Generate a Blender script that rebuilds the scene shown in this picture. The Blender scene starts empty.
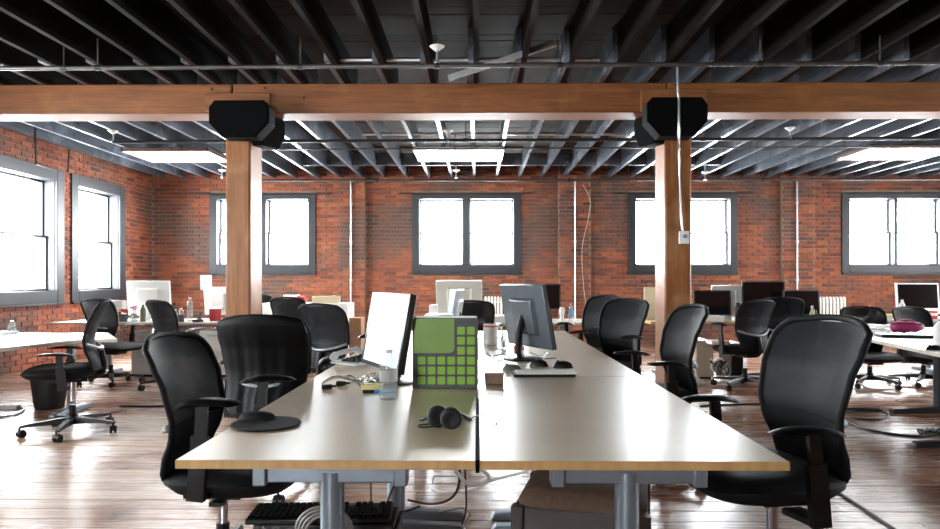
import bpy, bmesh, math, random
from mathutils import Vector, Matrix
random.seed(7)
R = math.radians
scene = bpy.context.scene
COL = scene.collection

# ------------------------------------------------------------------ camera, world, exposure
F, H, VX, VY, YAW = 670.0, 1.20, 477.5, 280.0, 0.0112   # focal length in px, eye height, vanishing point, slight turn to the left
cam_d = bpy.data.cameras.new('camera'); cam = bpy.data.objects.new('camera', cam_d); COL.objects.link(cam)
cam.location = (0, 0, H); cam.rotation_euler = (R(90), 0, YAW)
cam_d.sensor_width = 36.0; cam_d.lens = 36.0 * F / 940.0
cam_d.shift_y = (VY - 264.5) / 940.0
cam_d.clip_start = 0.05; cam_d.clip_end = 200
scene.camera = cam
scene.view_settings.view_transform = 'Standard'; scene.view_settings.look = 'None'
scene.view_settings.gamma = 1.0; scene.view_settings.use_curve_mapping = False
scene.view_settings.exposure = 1.25
world = bpy.data.worlds.new('overcast_sky'); scene.world = world; world.use_nodes = True
bg = world.node_tree.nodes['Background']
bg.inputs[0].default_value = (0.93, 0.97, 1.0, 1); bg.inputs[1].default_value = 30.0
LAMP = 16.0                                        # ceiling fixtures

# pixel helpers: a pixel plus the surface it touches gives a position
CY, SY = math.cos(YAW), math.sin(YAW)
def ray(x, y, t): u = (x - 470.0) / F; return Vector(((u * CY - SY) * t, (u * SY + CY) * t, H - (y - VY) / F * t))
def P(x, y, Y): return ray(x, y, Y / ((x - 470.0) / F * SY + CY))
def T(x, y, z): return ray(x, y, F * (H - z) / (y - VY))
def FL(x, y): return T(x, y, 0.0)

# ------------------------------------------------------------------ materials
def lin(h):
    h = h.lstrip('#'); o = []
    for i in (0, 2, 4):
        c = int(h[i:i+2], 16) / 255.0
        o.append(c / 12.92 if c <= 0.04045 else ((c + 0.055) / 1.055) ** 2.4)
    return (*o, 1.0)
M = {}
def mat(name, col, rough=0.5, metal=0.0, var=0.0, scale=8.0, bump=0.0, bscale=60.0, stretch=None,
        emit=0.0, alpha=None, coat=0.0, rvar=0.0, spec=0.5, trans=0.0, crough=0.15):
    m = bpy.data.materials.new(name); m.use_nodes = True; nt = m.node_tree; N = nt.nodes; L = nt.links
    b = N['Principled BSDF']; c = lin(col) if isinstance(col, str) else col
    b.inputs['Base Color'].default_value = c; b.inputs['Roughness'].default_value = rough
    b.inputs['Metallic'].default_value = metal; b.inputs['Specular IOR Level'].default_value = spec
    b.inputs['Coat Weight'].default_value = coat; b.inputs['Coat Roughness'].default_value = crough
    b.inputs['Transmission Weight'].default_value = trans
    tc = N.new('ShaderNodeTexCoord'); mp = N.new('ShaderNodeMapping'); L.new(tc.outputs['Object'], mp.inputs[0])
    if stretch: mp.inputs['Scale'].default_value = stretch
    if var or rvar:
        n = N.new('ShaderNodeTexNoise'); n.inputs['Scale'].default_value = scale; n.inputs['Detail'].default_value = 6
        L.new(mp.outputs[0], n.inputs['Vector'])
        if var:
            r = N.new('ShaderNodeValToRGB'); r.color_ramp.elements[0].position = 0.3; r.color_ramp.elements[1].position = 0.7
            r.color_ramp.elements[0].color = (*[v * (1 - var) for v in c[:3]], 1)
            r.color_ramp.elements[1].color = (*[min(1, v * (1 + var)) for v in c[:3]], 1)
            L.new(n.outputs[0], r.inputs[0]); L.new(r.outputs[0], b.inputs['Base Color'])
        if rvar:
            mr = N.new('ShaderNodeMapRange'); mr.inputs[3].default_value = max(0.02, rough - rvar); mr.inputs[4].default_value = rough + rvar
            mr.inputs[1].default_value = 0.3; mr.inputs[2].default_value = 0.7
            L.new(n.outputs[0], mr.inputs[0]); L.new(mr.outputs[0], b.inputs['Roughness'])
    if bump:
        n2 = N.new('ShaderNodeTexNoise'); n2.inputs['Scale'].default_value = bscale; n2.inputs['Detail'].default_value = 3
        L.new(mp.outputs[0], n2.inputs['Vector'])
        bp = N.new('ShaderNodeBump'); bp.inputs['Strength'].default_value = bump; bp.inputs['Distance'].default_value = 0.004
        L.new(n2.outputs[0], bp.inputs['Height']); L.new(bp.outputs[0], b.inputs['Normal'])
    if emit:
        b.inputs['Emission Color'].default_value = c; b.inputs['Emission Strength'].default_value = emit
    if alpha is not None: b.inputs['Alpha'].default_value = alpha
    M[name] = m; return m

def grained(name, cols, per, scale, stretch, rough, rvar, wear=None, bump=0.15, spec=0.5):
    """wood or masonry: a random tone for each piece, grain noise, worn patches"""
    m = bpy.data.materials.new(name); m.use_nodes = True; nt = m.node_tree; N = nt.nodes; L = nt.links
    b = N['Principled BSDF']; b.inputs['Specular IOR Level'].default_value = spec
    if per == 'object': src = N.new('ShaderNodeObjectInfo').outputs['Random']; pos = None
    else: src = N.new('ShaderNodeNewGeometry').outputs['Random Per Island']
    geo = N.new('ShaderNodeNewGeometry')
    ramp = N.new('ShaderNodeValToRGB'); e = ramp.color_ramp.elements
    while len(e) < len(cols): e.new(0.5)
    for i, c in enumerate(cols): e[i].position = i / (len(cols) - 1); e[i].color = lin(c)
    L.new(src, ramp.inputs[0])
    mp = N.new('ShaderNodeMapping'); mp.inputs['Scale'].default_value = stretch
    off = N.new('ShaderNodeVectorMath'); off.operation = 'SCALE'; off.inputs[0].default_value = (37, 11, 23); L.new(src, off.inputs['Scale'])
    ad = N.new('ShaderNodeVectorMath'); ad.operation = 'ADD'; L.new(geo.outputs['Position'], ad.inputs[0]); L.new(off.outputs[0], ad.inputs[1])
    L.new(ad.outputs[0], mp.inputs[0])
    n = N.new('ShaderNodeTexNoise'); n.inputs['Scale'].default_value = scale; n.inputs['Detail'].default_value = 7; n.inputs['Roughness'].default_value = 0.65
    L.new(mp.outputs[0], n.inputs['Vector'])
    mr = N.new('ShaderNodeMapRange'); mr.inputs[1].default_value = 0.3; mr.inputs[2].default_value = 0.7; mr.inputs[3].default_value = 0.62; mr.inputs[4].default_value = 1.25
    L.new(n.outputs[0], mr.inputs[0])
    mul = N.new('ShaderNodeMix'); mul.data_type = 'RGBA'; mul.blend_type = 'MULTIPLY'; mul.inputs[0].default_value = 1
    L.new(ramp.outputs[0], mul.inputs[6]); L.new(mr.outputs[0], mul.inputs[7])
    cur = mul.outputs[2]
    for (colr, sc, lo, hi, amt) in (wear or []):
        w = N.new('ShaderNodeTexNoise'); w.inputs['Scale'].default_value = sc; w.inputs['Detail'].default_value = 5; w.inputs['Roughness'].default_value = 0.6
        wm = N.new('ShaderNodeVectorMath'); wm.operation = 'ADD'; wm.inputs[1].default_value = (sc * 3.1, 5.7, lo * 40)
        L.new(geo.outputs['Position'], wm.inputs[0]); L.new(wm.outputs[0], w.inputs['Vector'])
        wr = N.new('ShaderNodeMapRange'); wr.inputs[1].default_value = lo; wr.inputs[2].default_value = hi; wr.inputs[3].default_value = 0; wr.inputs[4].default_value = amt
        L.new(w.outputs[0], wr.inputs[0])
        mx = N.new('ShaderNodeMix'); mx.data_type = 'RGBA'; L.new(wr.outputs[0], mx.inputs[0]); L.new(cur, mx.inputs[6]); mx.inputs[7].default_value = lin(colr)
        cur = mx.outputs[2]
    L.new(cur, b.inputs['Base Color'])
    rr = N.new('ShaderNodeMapRange'); rr.inputs[1].default_value = 0.3; rr.inputs[2].default_value = 0.7; rr.inputs[3].default_value = rough - rvar; rr.inputs[4].default_value = rough + rvar
    L.new(n.outputs[0], rr.inputs[0]); L.new(rr.outputs[0], b.inputs['Roughness'])
    if bump:
        bp = N.new('ShaderNodeBump'); bp.inputs['Strength'].default_value = bump; bp.inputs['Distance'].default_value = 0.006
        L.new(n.outputs[0], bp.inputs['Height']); L.new(bp.outputs[0], b.inputs['Normal'])
    M[name] = m; return m

FLOOR_WEAR_GLARE = [('#d8ccc2', 0.7, 0.46, 0.64, 0.58), ('#3a221a', 1.7, 0.60, 0.72, 0.6)]  # pale patches: worn boards, plus some window glare put into the colour
for per in ('object', 'island'):
    grained('floorwood_' + per, ['#6f4939', '#875e47', '#a37d62', '#8f6c58', '#9f8677'], per, 6.0, (0.35, 9, 9), 0.25, 0.10, FLOOR_WEAR_GLARE, 0.25)
    grained('brick_' + per, ['#582d1f', '#803f29', '#954e30', '#a15a38', '#763824', '#955238', '#63382b'], per, 14.0, (1, 1, 1), 0.85, 0.08,
            [('#433b38', 0.9, 0.47, 0.60, 0.8), ('#d8c7b6', 2.6, 0.66, 0.78, 0.45), ('#3a2f2c', 9.0, 0.66, 0.76, 0.5)], 0.5)
    grained('deckwood_' + per, ['#1f150f', '#281b13', '#2e2017', '#1a120d'], per, 5.0, (0.5, 12, 12), 0.75, 0.1, None, 0.3, 0.1)
JW = [('#98a1ac', 2.2, 0.54, 0.70, 0.65), ('#0f1114', 5.0, 0.62, 0.7, 0.6)]
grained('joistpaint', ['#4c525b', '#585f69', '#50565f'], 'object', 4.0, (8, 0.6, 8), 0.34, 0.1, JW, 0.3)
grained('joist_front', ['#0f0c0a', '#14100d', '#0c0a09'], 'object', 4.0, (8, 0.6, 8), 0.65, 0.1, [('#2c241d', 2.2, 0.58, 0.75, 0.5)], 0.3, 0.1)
grained('timber', ['#7f4a22', '#8a5528', '#72421f'], 'object', 3.0, (0.6, 9, 9), 0.55, 0.12,
        [('#b07a42', 1.4, 0.55, 0.75, 0.4), ('#4b2d18', 11.0, 0.70, 0.76, 0.7)], 0.35)
grained('timber_post', ['#84522c', '#905d35'], 'object', 3.0, (9, 9, 0.6), 0.38, 0.10,
        [('#c9a27a', 1.8, 0.58, 0.75, 0.4), ('#4b2d18', 9.0, 0.70, 0.76, 0.7)], 0.35)
mat('mortar', '#86705f', 0.95, var=0.25, scale=5, bump=0.4, bscale=40)
def plain_brick():
    m = bpy.data.materials.new('plain_brick'); m.use_nodes = True; N = m.node_tree.nodes; L = m.node_tree.links
    t = N.new('ShaderNodeTexBrick'); t.inputs['Scale'].default_value = 1; t.inputs['Brick Width'].default_value = 0.215; t.inputs['Row Height'].default_value = 0.071
    t.inputs['Mortar Size'].default_value = 0.008; t.inputs[1].default_value = lin('#a8583a'); t.inputs[2].default_value = lin('#8a452e'); t.inputs[3].default_value = lin('#8d7767')
    g = N.new('ShaderNodeNewGeometry'); s = N.new('ShaderNodeSeparateXYZ'); c = N.new('ShaderNodeCombineXYZ'); a = N.new('ShaderNodeMath')
    L.new(g.outputs['Position'], s.inputs[0]); L.new(s.outputs[0], a.inputs[0]); L.new(s.outputs[1], a.inputs[1]); L.new(a.outputs[0], c.inputs[0]); L.new(s.outputs[2], c.inputs[1])
    L.new(c.outputs[0], t.inputs[0]); L.new(t.outputs[0], N['Principled BSDF'].inputs['Base Color']); N['Principled BSDF'].inputs['Roughness'].default_value = 0.9
    M['plain_brick'] = m
plain_brick()
mat('subfloor', '#2a1c15', 0.9, var=0.2)
mat('winpaint', '#25282d', 0.45, var=0.12, scale=6, bump=0.1)
mat('sash_glare', '#9aa0a6', 0.5, var=0.08)  # pale tone puts the washout from window glare into the sash colour
mat('steelpipe', '#5a5654', 0.42, 0.7, var=0.25, scale=12, rvar=0.1)
mat('galv', '#c2c4c6', 0.32, 0.8, var=0.12, scale=10)
mat('blackpipe', '#2b2a2a', 0.45, 0.4, var=0.2)
mat('white_paint', '#e4e3df', 0.4, var=0.05)
mat('maple', '#c6b18c', 0.45, var=0.06, scale=1.6, stretch=(1.0, 2.5, 2.5), spec=1.0, coat=1.0, crough=0.30)
mat('maple_edge', '#c39a63', 0.45, var=0.12, scale=5, stretch=(9, 1, 1))
mat('desk_white', '#d6d1c8', 0.3, var=0.05, scale=3, rvar=0.05)
mat('desk_edge', '#bdb3a4', 0.45, var=0.1)
mat('steel_blue', '#7d8791', 0.38, 0.55, var=0.08, scale=6)
mat('dark_steel', '#34383e', 0.38, 0.5, var=0.1)
mat('black_plastic', '#060708', 0.42, spec=0.35, var=0.2, scale=20, rvar=0.08)
mat('matte_black', '#020203', 0.8, spec=0.08, var=0.2, scale=20)
mat('seat_fabric', '#08090b', 0.62, spec=0.2, var=0.2, scale=60, bump=0.35, bscale=900)
mat('silver_plastic', '#a6acb2', 0.32, 0.5, var=0.06)
mat('chrome', '#c9ccd0', 0.14, 1.0, var=0.03)
mat('rubber', '#17181a', 0.7, var=0.2, scale=30)
mat('pad_fabric', '#0d0f12', 0.75, spec=0.25, var=0.15, scale=50, bump=0.3, bscale=700)
mat('jacket_cloth', '#040405', 0.6, spec=0.15, var=0.25, scale=14, bump=0.3, bscale=120)
mat('screen_glare', '#e4ebf0', 0.12, emit=0.42)  # even pale emission stands in for the windows mirrored in the screen
mat('screen_dark', '#0c0d10', 0.10, var=0.1)
mat('screen_matte', '#17181b', 0.32, var=0.1)
mat('monitor_grey', '#4a5056', 0.34, 0.35, var=0.08, scale=6, stretch=(6, 6, 2))
mat('monitor_black', '#191a1c', 0.35, var=0.15)
mat('alu', '#d5d6d4', 0.3, 0.55, var=0.04)
mat('imac_beige', '#cfccc0', 0.4, 0.2, var=0.05)
mat('folder_grey', '#4a4c4a', 0.5, var=0.1, scale=10)
mat('folder_green', '#86b62f', 0.45, var=0.12, scale=4)
mat('folder_green2', '#7b9f45', 0.4, var=0.15, scale=3)
mat('paper', '#ecebe6', 0.7, var=0.04)
mat('lav_paper', '#a6adbb', 0.7, var=0.05)
mat('cream', '#d8c9a6', 0.6, var=0.06)
mat('yellow_note', '#d8cc7a', 0.7, var=0.05)
mat('blue_plastic', '#2d8fd0', 0.35, var=0.05)
mat('cardboard', '#8a623f', 0.75, var=0.15, scale=12)
mat('leather_brown', '#7a573c', 0.5, var=0.2, scale=12, bump=0.2)
mat('stool_wood', '#241510', 0.4, var=0.2, scale=6, stretch=(2, 2, 12))
mat('stool_fabric', '#574334', 0.85, var=0.2, scale=70, bump=0.5, bscale=500)
mat('cab_grey', '#a9a9a6', 0.45, var=0.05)
mat('cab_beige', '#b5aa97', 0.5, var=0.06)
mat('cab_white', '#dcdcd8', 0.45, var=0.03)
mat('radiator_white', '#e4e1d8', 0.4, var=0.06)
mat('bin_black', '#141416', 0.5, var=0.2)
mat('grey_cable', '#77756f', 0.5, var=0.1)
mat('black_cable', '#0e0e0f', 0.45, var=0.1)
mat('red_plastic', '#c2202c', 0.4, var=0.1)
mat('magenta', '#8e1c55', 0.5, var=0.15, scale=12)
mat('olive_glass', '#5a5a44', 0.2, var=0.1)
mat('green_leaf', '#5c8a2a', 0.6, var=0.25)
mat('flower_red', '#b83238', 0.6, var=0.2)
mat('flower_pink', '#d27aa0', 0.6, var=0.2)
mat('pot_dark', '#3d3f42', 0.5, var=0.1)
mat('can_label', '#c4bfb8', 0.4, var=0.15, scale=14)
mat('lamp_lens', '#ffffff', 0.5, emit=LAMP)
mat('lamp_grid', '#dcdcdc', 0.5, var=0.02)
mat('lamp_body', '#6b5348', 0.5, var=0.15)
mat('cable_tie', '#55534f', 0.5, var=0.1)
def clear_mat(name, tint, rough=0.03, mixf=0.12, body=(0.8, 0.85, 0.88, 1)):
    """thin clear sheet or bottle wall: mostly see-through with a fresnel gloss"""
    m = bpy.data.materials.new(name); m.use_nodes = True; N = m.node_tree.nodes; L = m.node_tree.links
    N.remove(N['Principled BSDF']); out = N['Material Output']
    t = N.new('ShaderNodeBsdfTransparent'); t.inputs[0].default_value = tint
    g = N.new('ShaderNodeBsdfGlossy'); g.inputs['Roughness'].default_value = rough
    d = N.new('ShaderNodeBsdfDiffuse'); d.inputs[0].default_value = body
    noi = N.new('ShaderNodeTexNoise'); noi.inputs['Scale'].default_value = 30
    md = N.new('ShaderNodeMixShader'); mg = N.new('ShaderNodeMixShader'); fr = N.new('ShaderNodeFresnel'); ge = N.new('ShaderNodeNewGeometry'); mi = N.new('ShaderNodeMapRange'); mi.inputs[3].default_value = 1.45; mi.inputs[4].default_value = 1 / 1.45; L.new(ge.outputs['Backfacing'], mi.inputs[0]); L.new(mi.outputs[0], fr.inputs[0])
    mu = N.new('ShaderNodeMath'); mu.operation = 'MULTIPLY'; mu.inputs[1].default_value = 2 * mixf; L.new(noi.outputs[0], mu.inputs[0])
    L.new(mu.outputs[0], md.inputs[0]); L.new(t.outputs[0], md.inputs[1]); L.new(d.outputs[0], md.inputs[2])
    L.new(fr.outputs[0], mg.inputs[0]); L.new(md.outputs[0], mg.inputs[1]); L.new(g.outputs[0], mg.inputs[2]); L.new(mg.outputs[0], out.inputs[0])
    M[name] = m
clear_mat('pane_glass', (0.97, 0.98, 0.98, 1), 0.02, 0.01)
clear_mat('clear_plastic', (0.82, 0.85, 0.86, 1), 0.05, 0.18, (0.9, 0.92, 0.92, 1))
def mesh_mat():
    m = bpy.data.materials.new('chair_mesh'); m.use_nodes = True; N = m.node_tree.nodes; L = m.node_tree.links
    b = N['Principled BSDF']; b.inputs['Base Color'].default_value = lin('#0e1116'); b.inputs['Roughness'].default_value = 0.55
    b.inputs['Specular IOR Level'].default_value = 0.22; b.inputs['Sheen Weight'].default_value = 0.02; b.inputs['Sheen Tint'].default_value = lin('#8fa0b4')
    t = N.new('ShaderNodeBsdfTransparent'); mx = N.new('ShaderNodeMixShader')
    w = N.new('ShaderNodeTexNoise'); w.inputs['Scale'].default_value = 400
    r = N.new('ShaderNodeMapRange'); r.inputs[3].default_value = 0.80; r.inputs[4].default_value = 0.96; L.new(w.outputs[0], r.inputs[0])
    L.new(r.outputs[0], mx.inputs[0]); L.new(t.outputs[0], mx.inputs[1]); L.new(b.outputs[0], mx.inputs[2]); L.new(mx.outputs[0], N['Material Output'].inputs[0])
    M['chair_mesh'] = m
mesh_mat()

# ------------------------------------------------------------------ mesh helpers
class MB:
    def __init__(s): s.v = []; s.f = []
    def add(s, vs, fs):
        o = len(s.v); s.v += [Vector(p) for p in vs]; s.f += [tuple(i + o for i in f) for f in fs]; return s
    def box(s, c, d, rz=0, m=None):
        hx, hy, hz = d[0] / 2, d[1] / 2, d[2] / 2
        mm = m if m else Matrix.Rotation(rz, 3, 'Z'); c = Vector(c)
        vs = [c + mm @ Vector((x, y, z)) for x, y, z in ((-hx,-hy,-hz),(hx,-hy,-hz),(hx,hy,-hz),(-hx,hy,-hz),(-hx,-hy,hz),(hx,-hy,hz),(hx,hy,hz),(-hx,hy,hz))]
        return s.add(vs, [(0,3,2,1),(4,5,6,7),(0,1,5,4),(1,2,6,5),(2,3,7,6),(3,0,4,7)])
    def b2(s, a, b): return s.box([(a[i] + b[i]) / 2 for i in range(3)], [abs(b[i] - a[i]) for i in range(3)])
    def bar(s, p, q, w, h, up=(0, 0, 1)):
        p = Vector(p); q = Vector(q); d = q - p; L = d.length; d.normalize(); up = Vector(up)
        if abs(d.dot(up)) > 0.98: up = Vector((0, 1, 0))
        sd = d.cross(up).normalized(); u = sd.cross(d)
        return s.box((p + q) / 2, (w, L, h), m=Matrix((sd, d, u)).transposed())
    def tube(s, path, r, n=8, cap=True):
        path = [Vector(p) for p in path]; k = len(path); rs = r if isinstance(r, (list, tuple)) else [r] * k
        prev = None; vs = []
        for i, p in enumerate(path):
            d = (path[min(i + 1, k - 1)] - path[max(i - 1, 0)])
            if d.length < 1e-9: d = Vector((0, 0, 1))
            d.normalize()
            if prev is None:
                a = Vector((0, 0, 1)) if abs(d.z) < 0.9 else Vector((1, 0, 0)); u = d.cross(a).normalized()
            else:
                u = prev - d * prev.dot(d); u.normalize()
            prev = u; w = d.cross(u)
            for j in range(n):
                t = 2 * math.pi * j / n; vs.append(p + (u * math.cos(t) + w * math.sin(t)) * rs[i])
        fs = []
        for i in range(k - 1):
            for j in range(n):
                a, b = i * n + j, i * n + (j + 1) % n; fs.append((a, b, b + n, a + n))
        if cap: fs += [tuple(reversed(range(n))), tuple(range((k - 1) * n, k * n))]
        return s.add(vs, fs)
    def cyl(s, p, q, r, n=16, r2=None): return s.tube([p, q], [r, r if r2 is None else r2], n)
    def lathe(s, prof, c=(0, 0, 0), n=20, cap=True):
        c = Vector(c); vs = []; fs = []; k = len(prof)
        for r, z in prof:
            for j in range(n):
                t = 2 * math.pi * j / n; vs.append(c + Vector((r * math.cos(t), r * math.sin(t), z)))
        for i in range(k - 1):
            for j in range(n):
                a, b = i * n + j, i * n + (j + 1) % n; fs.append((a, b, b + n, a + n))
        if cap: fs += [tuple(reversed(range(n))), tuple(range((k - 1) * n, k * n))]
        return s.add(vs, fs)
    def prism(s, poly, fn, a, b):
        n = len(poly); vs = [fn(p, a) for p in poly] + [fn(p, b) for p in poly]
        fs = [tuple(reversed(range(n))), tuple(range(n, 2 * n))] + [(i, (i + 1) % n, (i + 1) % n + n, i + n) for i in range(n)]
        return s.add(vs, fs)
    def grid(s, fn, nu, nv, thick=None):
        """sheet fn(u,v) u,v in 0..1; thick gives a closed shell using fn2"""
        vs = [fn(i / nu, j / nv) for j in range(nv + 1) for i in range(nu + 1)]; W = nu + 1
        fs = [(j * W + i, j * W + i + 1, (j + 1) * W + i + 1, (j + 1) * W + i) for j in range(nv) for i in range(nu)]
        if thick is None: return s.add(vs, fs)
        n0 = len(vs); vs += [thick(i / nu, j / nv) for j in range(nv + 1) for i in range(nu + 1)]
        fs += [tuple(n0 + k for k in reversed(f)) for f in fs[:nu * nv]]
        ring = [i for i in range(W)] + [j * W + nu for j in range(1, nv + 1)] + [nv * W + i for i in range(nu - 1, -1, -1)] + [j * W for j in range(nv - 1, 0, -1)]
        for a, b in zip(ring, ring[1:] + ring[:1]): fs.append((b, a, a + n0, b + n0))
        return s.add(vs, fs)
    def mesh(s, name, smooth=30):
        me = bpy.data.meshes.new(name); me.from_pydata([tuple(v) for v in s.v], [], s.f)
        bm = bmesh.new(); bm.from_mesh(me); bmesh.ops.recalc_face_normals(bm, faces=bm.faces); bm.to_mesh(me); bm.free()
        if smooth:
            for p in me.polygons: p.use_smooth = True
            me.set_sharp_from_angle(angle=R(smooth))
        return me
    def build(s, name, material, parent=None, bevel=0, smooth=30, seg=2):
        me = s.mesh(name, smooth); me.materials.append(M[material]); return link(name, me, parent, bevel=bevel, seg=seg)
def link(name, me, parent=None, loc=None, bevel=0, seg=2):
    o = bpy.data.objects.new(name, me); COL.objects.link(o)
    if parent: o.parent = parent
    if loc is not None: o.location = loc
    if bevel:
        md = o.modifiers.new('bevel', 'BEVEL'); md.width = bevel; md.segments = seg; md.limit_method = 'ANGLE'; md.angle_limit = R(40)
    return o
def tag(o, label=None, cat=None, group=None, kind=None):
    if label: o['label'] = label
    if cat: o['category'] = cat
    if group: o['group'] = group
    if kind: o['kind'] = kind
    return o
def thing(name, label, cat, loc=(0, 0, 0), rz=0, group=None):
    o = bpy.data.objects.new(name, None); COL.objects.link(o); o.empty_display_size = 0.1
    o.location = loc; o.rotation_euler = (0, 0, rz); return tag(o, label, cat, group)
def smooth_path(pts, n=6):
    pts = [Vector(p) for p in pts]; q = [pts[0]] + pts + [pts[-1]]; out = []
    for i in range(1, len(q) - 2):
        for k in range(n):
            t = k / n; a, b, c, d = q[i-1], q[i], q[i+1], q[i+2]
            out.append(0.5 * ((2*b) + (c - a)*t + (2*a - 5*b + 4*c - d)*t*t + (3*b - a - 3*c + d)*t**3))
    return out + [pts[-1]]
def cable(pts, r, material, label, cat='cable', group=None, n=6):
    m = MB(); m.tube(smooth_path(pts), r, n); return tag(m.build('cable', material), label, cat, group)

# ------------------------------------------------------------------ room shell
XL, XR, YB, YF = -6.06, 10.0, 12.40, -4.5          # walls
ZJ = 3.085; JD = 0.28; ZD = ZJ + JD                # joist bottom, joist depth, deck underside
YBM, BMD = 6.41, 0.31                              # beam front face and depth
ZBM = 2.80                                         # beam underside

# windows: (centre along the wall, z0, z1, outer width, style)
SB = F / YB
def bx(x): return P(x, 0, YB).x
WZ0, WZ1 = H - (273 - VY) / SB, H - (194.5 - VY) / SB
BACKW = [(bx(210), bx(316)), (bx(412), bx(521)), (bx(628), bx(737)), (bx(841), bx(949))]
LZ0, LZ1 = 0.875, 2.79
LEFTW = [(1.6, 3.1), (3.26, 4.77), (8.19, 9.70), (9.88, 11.39)]
FILL_FRONTW = [(-3.6, -1.8)]  # unseen window behind the camera, added for fill light
FILL_RIGHTW = [(2.6, 4.1), (6.2, 7.7), (9.0, 10.5)]  # out-of-view windows, added to brighten the right side of the room
CW = 0.14                                          # casing board width

def wall_slab(name, x0, x1, z0, z1, holes, thick, to_world, material):
    m = MB(); xs = sorted({x0, x1} | {h[0] for h in holes} | {h[1] for h in holes})
    for a, b in zip(xs, xs[1:]):
        zs = [(z0, z1)]
        for h in holes:
            if h[0] <= a + 1e-6 and h[1] >= b - 1e-6: zs = [(z0, h[2]), (h[3], z1)]
        for c, d in zs: m.prism([(a, c), (b, c), (b, d), (a, d)], to_world, 0, thick)
    o = m.build(name, material, smooth=0); return tag(o, kind='structure')
holeB = [(a + CW * 0.8, b - CW * 0.8, WZ0 + CW * 0.9, WZ1 - CW * 0.5) for a, b in BACKW]
holeL = [(a + 0.15, b - 0.15, LZ0 + 0.15, LZ1 - 0.15) for a, b in LEFTW]
holeR = [(a + 0.15, b - 0.15, LZ0 + 0.15, LZ1 - 0.15) for a, b in FILL_RIGHTW]
holeF = [(a, b, 1.2, 2.7) for a, b in FILL_FRONTW]
wall_back = wall_slab('wall_back', XL - 0.4, XR + 0.4, -0.2, 3.5, holeB, 0.38, lambda p, d: Vector((p[0], YB + d, p[1])), 'mortar')
wall_left = wall_slab('wall_left', YF, YB, -0.2, 3.5, holeL, 0.38, lambda p, d: Vector((XL - d, p[0], p[1])), 'mortar')
wall_right = wall_slab('wall_right', YF, YB, -0.2, 3.5, holeR, 0.38, lambda p, d: Vector((XR + d, p[0], p[1])), 'plain_brick')
wall_front = wall_slab('wall_front', XL - 0.4, XR + 0.4, -0.2, 3.5, holeF, 0.38, lambda p, d: Vector((p[0], YF - d, p[1])), 'plain_brick')
fl = MB().b2((XL, YF, -0.12), (XR, YB, -0.022)).build('floor', 'subfloor', smooth=0); tag(fl, kind='structure')
ceil = MB().b2((XL - 0.3, YF - 0.3, ZD + 0.03), (XR + 0.3, YB + 0.3, ZD + 0.2)).build('ceiling', 'subfloor', smooth=0); tag(ceil, kind='structure')

# --- bricks: courses of single bricks standing proud of the mortar
def brick_mesh(w):
    m = MB(); hw, hz, d, c = w / 2, 0.0297, 0.013, 0.003
    m.add([(-hw, 0, -hz), (hw, 0, -hz), (hw, 0, hz), (-hw, 0, hz), (-hw + c, -d, -hz + c), (hw - c, -d, -hz + c), (hw - c, -d, hz - c), (-hw + c, -d, hz - c)],
          [(4, 5, 6, 7), (0, 1, 5, 4), (1, 2, 6, 5), (2, 3, 7, 6), (3, 0, 4, 7)])
    return m
PIL = [(bx(339), bx(366)), (bx(558), bx(590)), (bx(780), bx(812))]; PD = 0.10
pm = MB()
for a, b in PIL: pm.b2((a, YB - PD, 0), (b, YB + 0.01, 3.4))
pm.build('pilaster', 'mortar', wall_back, smooth=0)
def lay(wall, x0, x1, holes, faces, rot, place, near):
    """faces(x) -> list of (a, b, offset); place(x, off, z) -> world location"""
    full = brick_mesh(0.2035).mesh('brick', 0); full.materials.append(M['brick_object'])
    singles, rest = [], MB(); rm = Matrix.Rotation(rot, 3, 'Z')
    for k in range(48):
        z = 0.04 + k * 0.071; segs = []
        for a, b, off in faces:
            cuts = [(a, b)]
            for h in holes:
                if z + 0.03 > h[2] - 0.11 and z - 0.03 < h[3] + 0.07:
                    nc = []
                    for c, d in cuts:
                        if h[0] - 0.1 > c: nc.append((c, min(d, h[0] - 0.1)))
                        if h[1] + 0.1 < d: nc.append((max(c, h[1] + 0.1), d))
                        if not (h[0] - 0.1 > c) and not (h[1] + 0.1 < d): pass
                    cuts = [c for c in nc if c[1] - c[0] > 0.03]
            segs += [(c, d, off) for c, d in cuts]
        for a, b, off in segs:
            s0 = math.floor(a / 0.215) * 0.215 + (0.1075 if k % 2 else 0) - 0.215
            while s0 < b:
                u, w = max(s0, a) + 0.006, min(s0 + 0.215, b) - 0.006
                if w - u > 0.03:
                    loc = place((u + w) / 2, off - random.random() * 0.004, z)
                    if w - u > 0.2: singles.append((near(loc), loc))
                    else:
                        bm_ = brick_mesh(w - u); rest.add([loc + rm @ v for v in bm_.v], bm_.f)
                s0 += 0.215
    singles.sort(key=lambda t: t[0])
    for i, (_, loc) in enumerate(singles):
        if i < 300:
            o = link('brick', full, wall, loc); o.rotation_euler = (0, 0, rot)
        else:
            bm_ = brick_mesh(0.2035); rest.add([loc + rm @ v for v in bm_.v], bm_.f)
    tag(rest.build('bricks', 'brick_island', wall, smooth=0), kind='stuff')
fb = []; c0 = XL
for a, b in PIL: fb += [(c0, a, 0), (a, b, -PD)]; c0 = b
fb.append((c0, XR, 0))
camv = Vector((0, 0, H))
lay(wall_back, XL, XR, holeB, fb, 0, lambda x, off, z: Vector((x, YB + off, z)), lambda l: (0 if l.z > 1.5 else 50) + (l - camv).length)
lay(wall_left, YF, YB, holeL, [(YF, YB, 0)], R(90), lambda x, off, z: Vector((XL - off, x, z)), lambda l: abs(l.y - 8.6) + (0 if l.y > 8.3 else 20))

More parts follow.
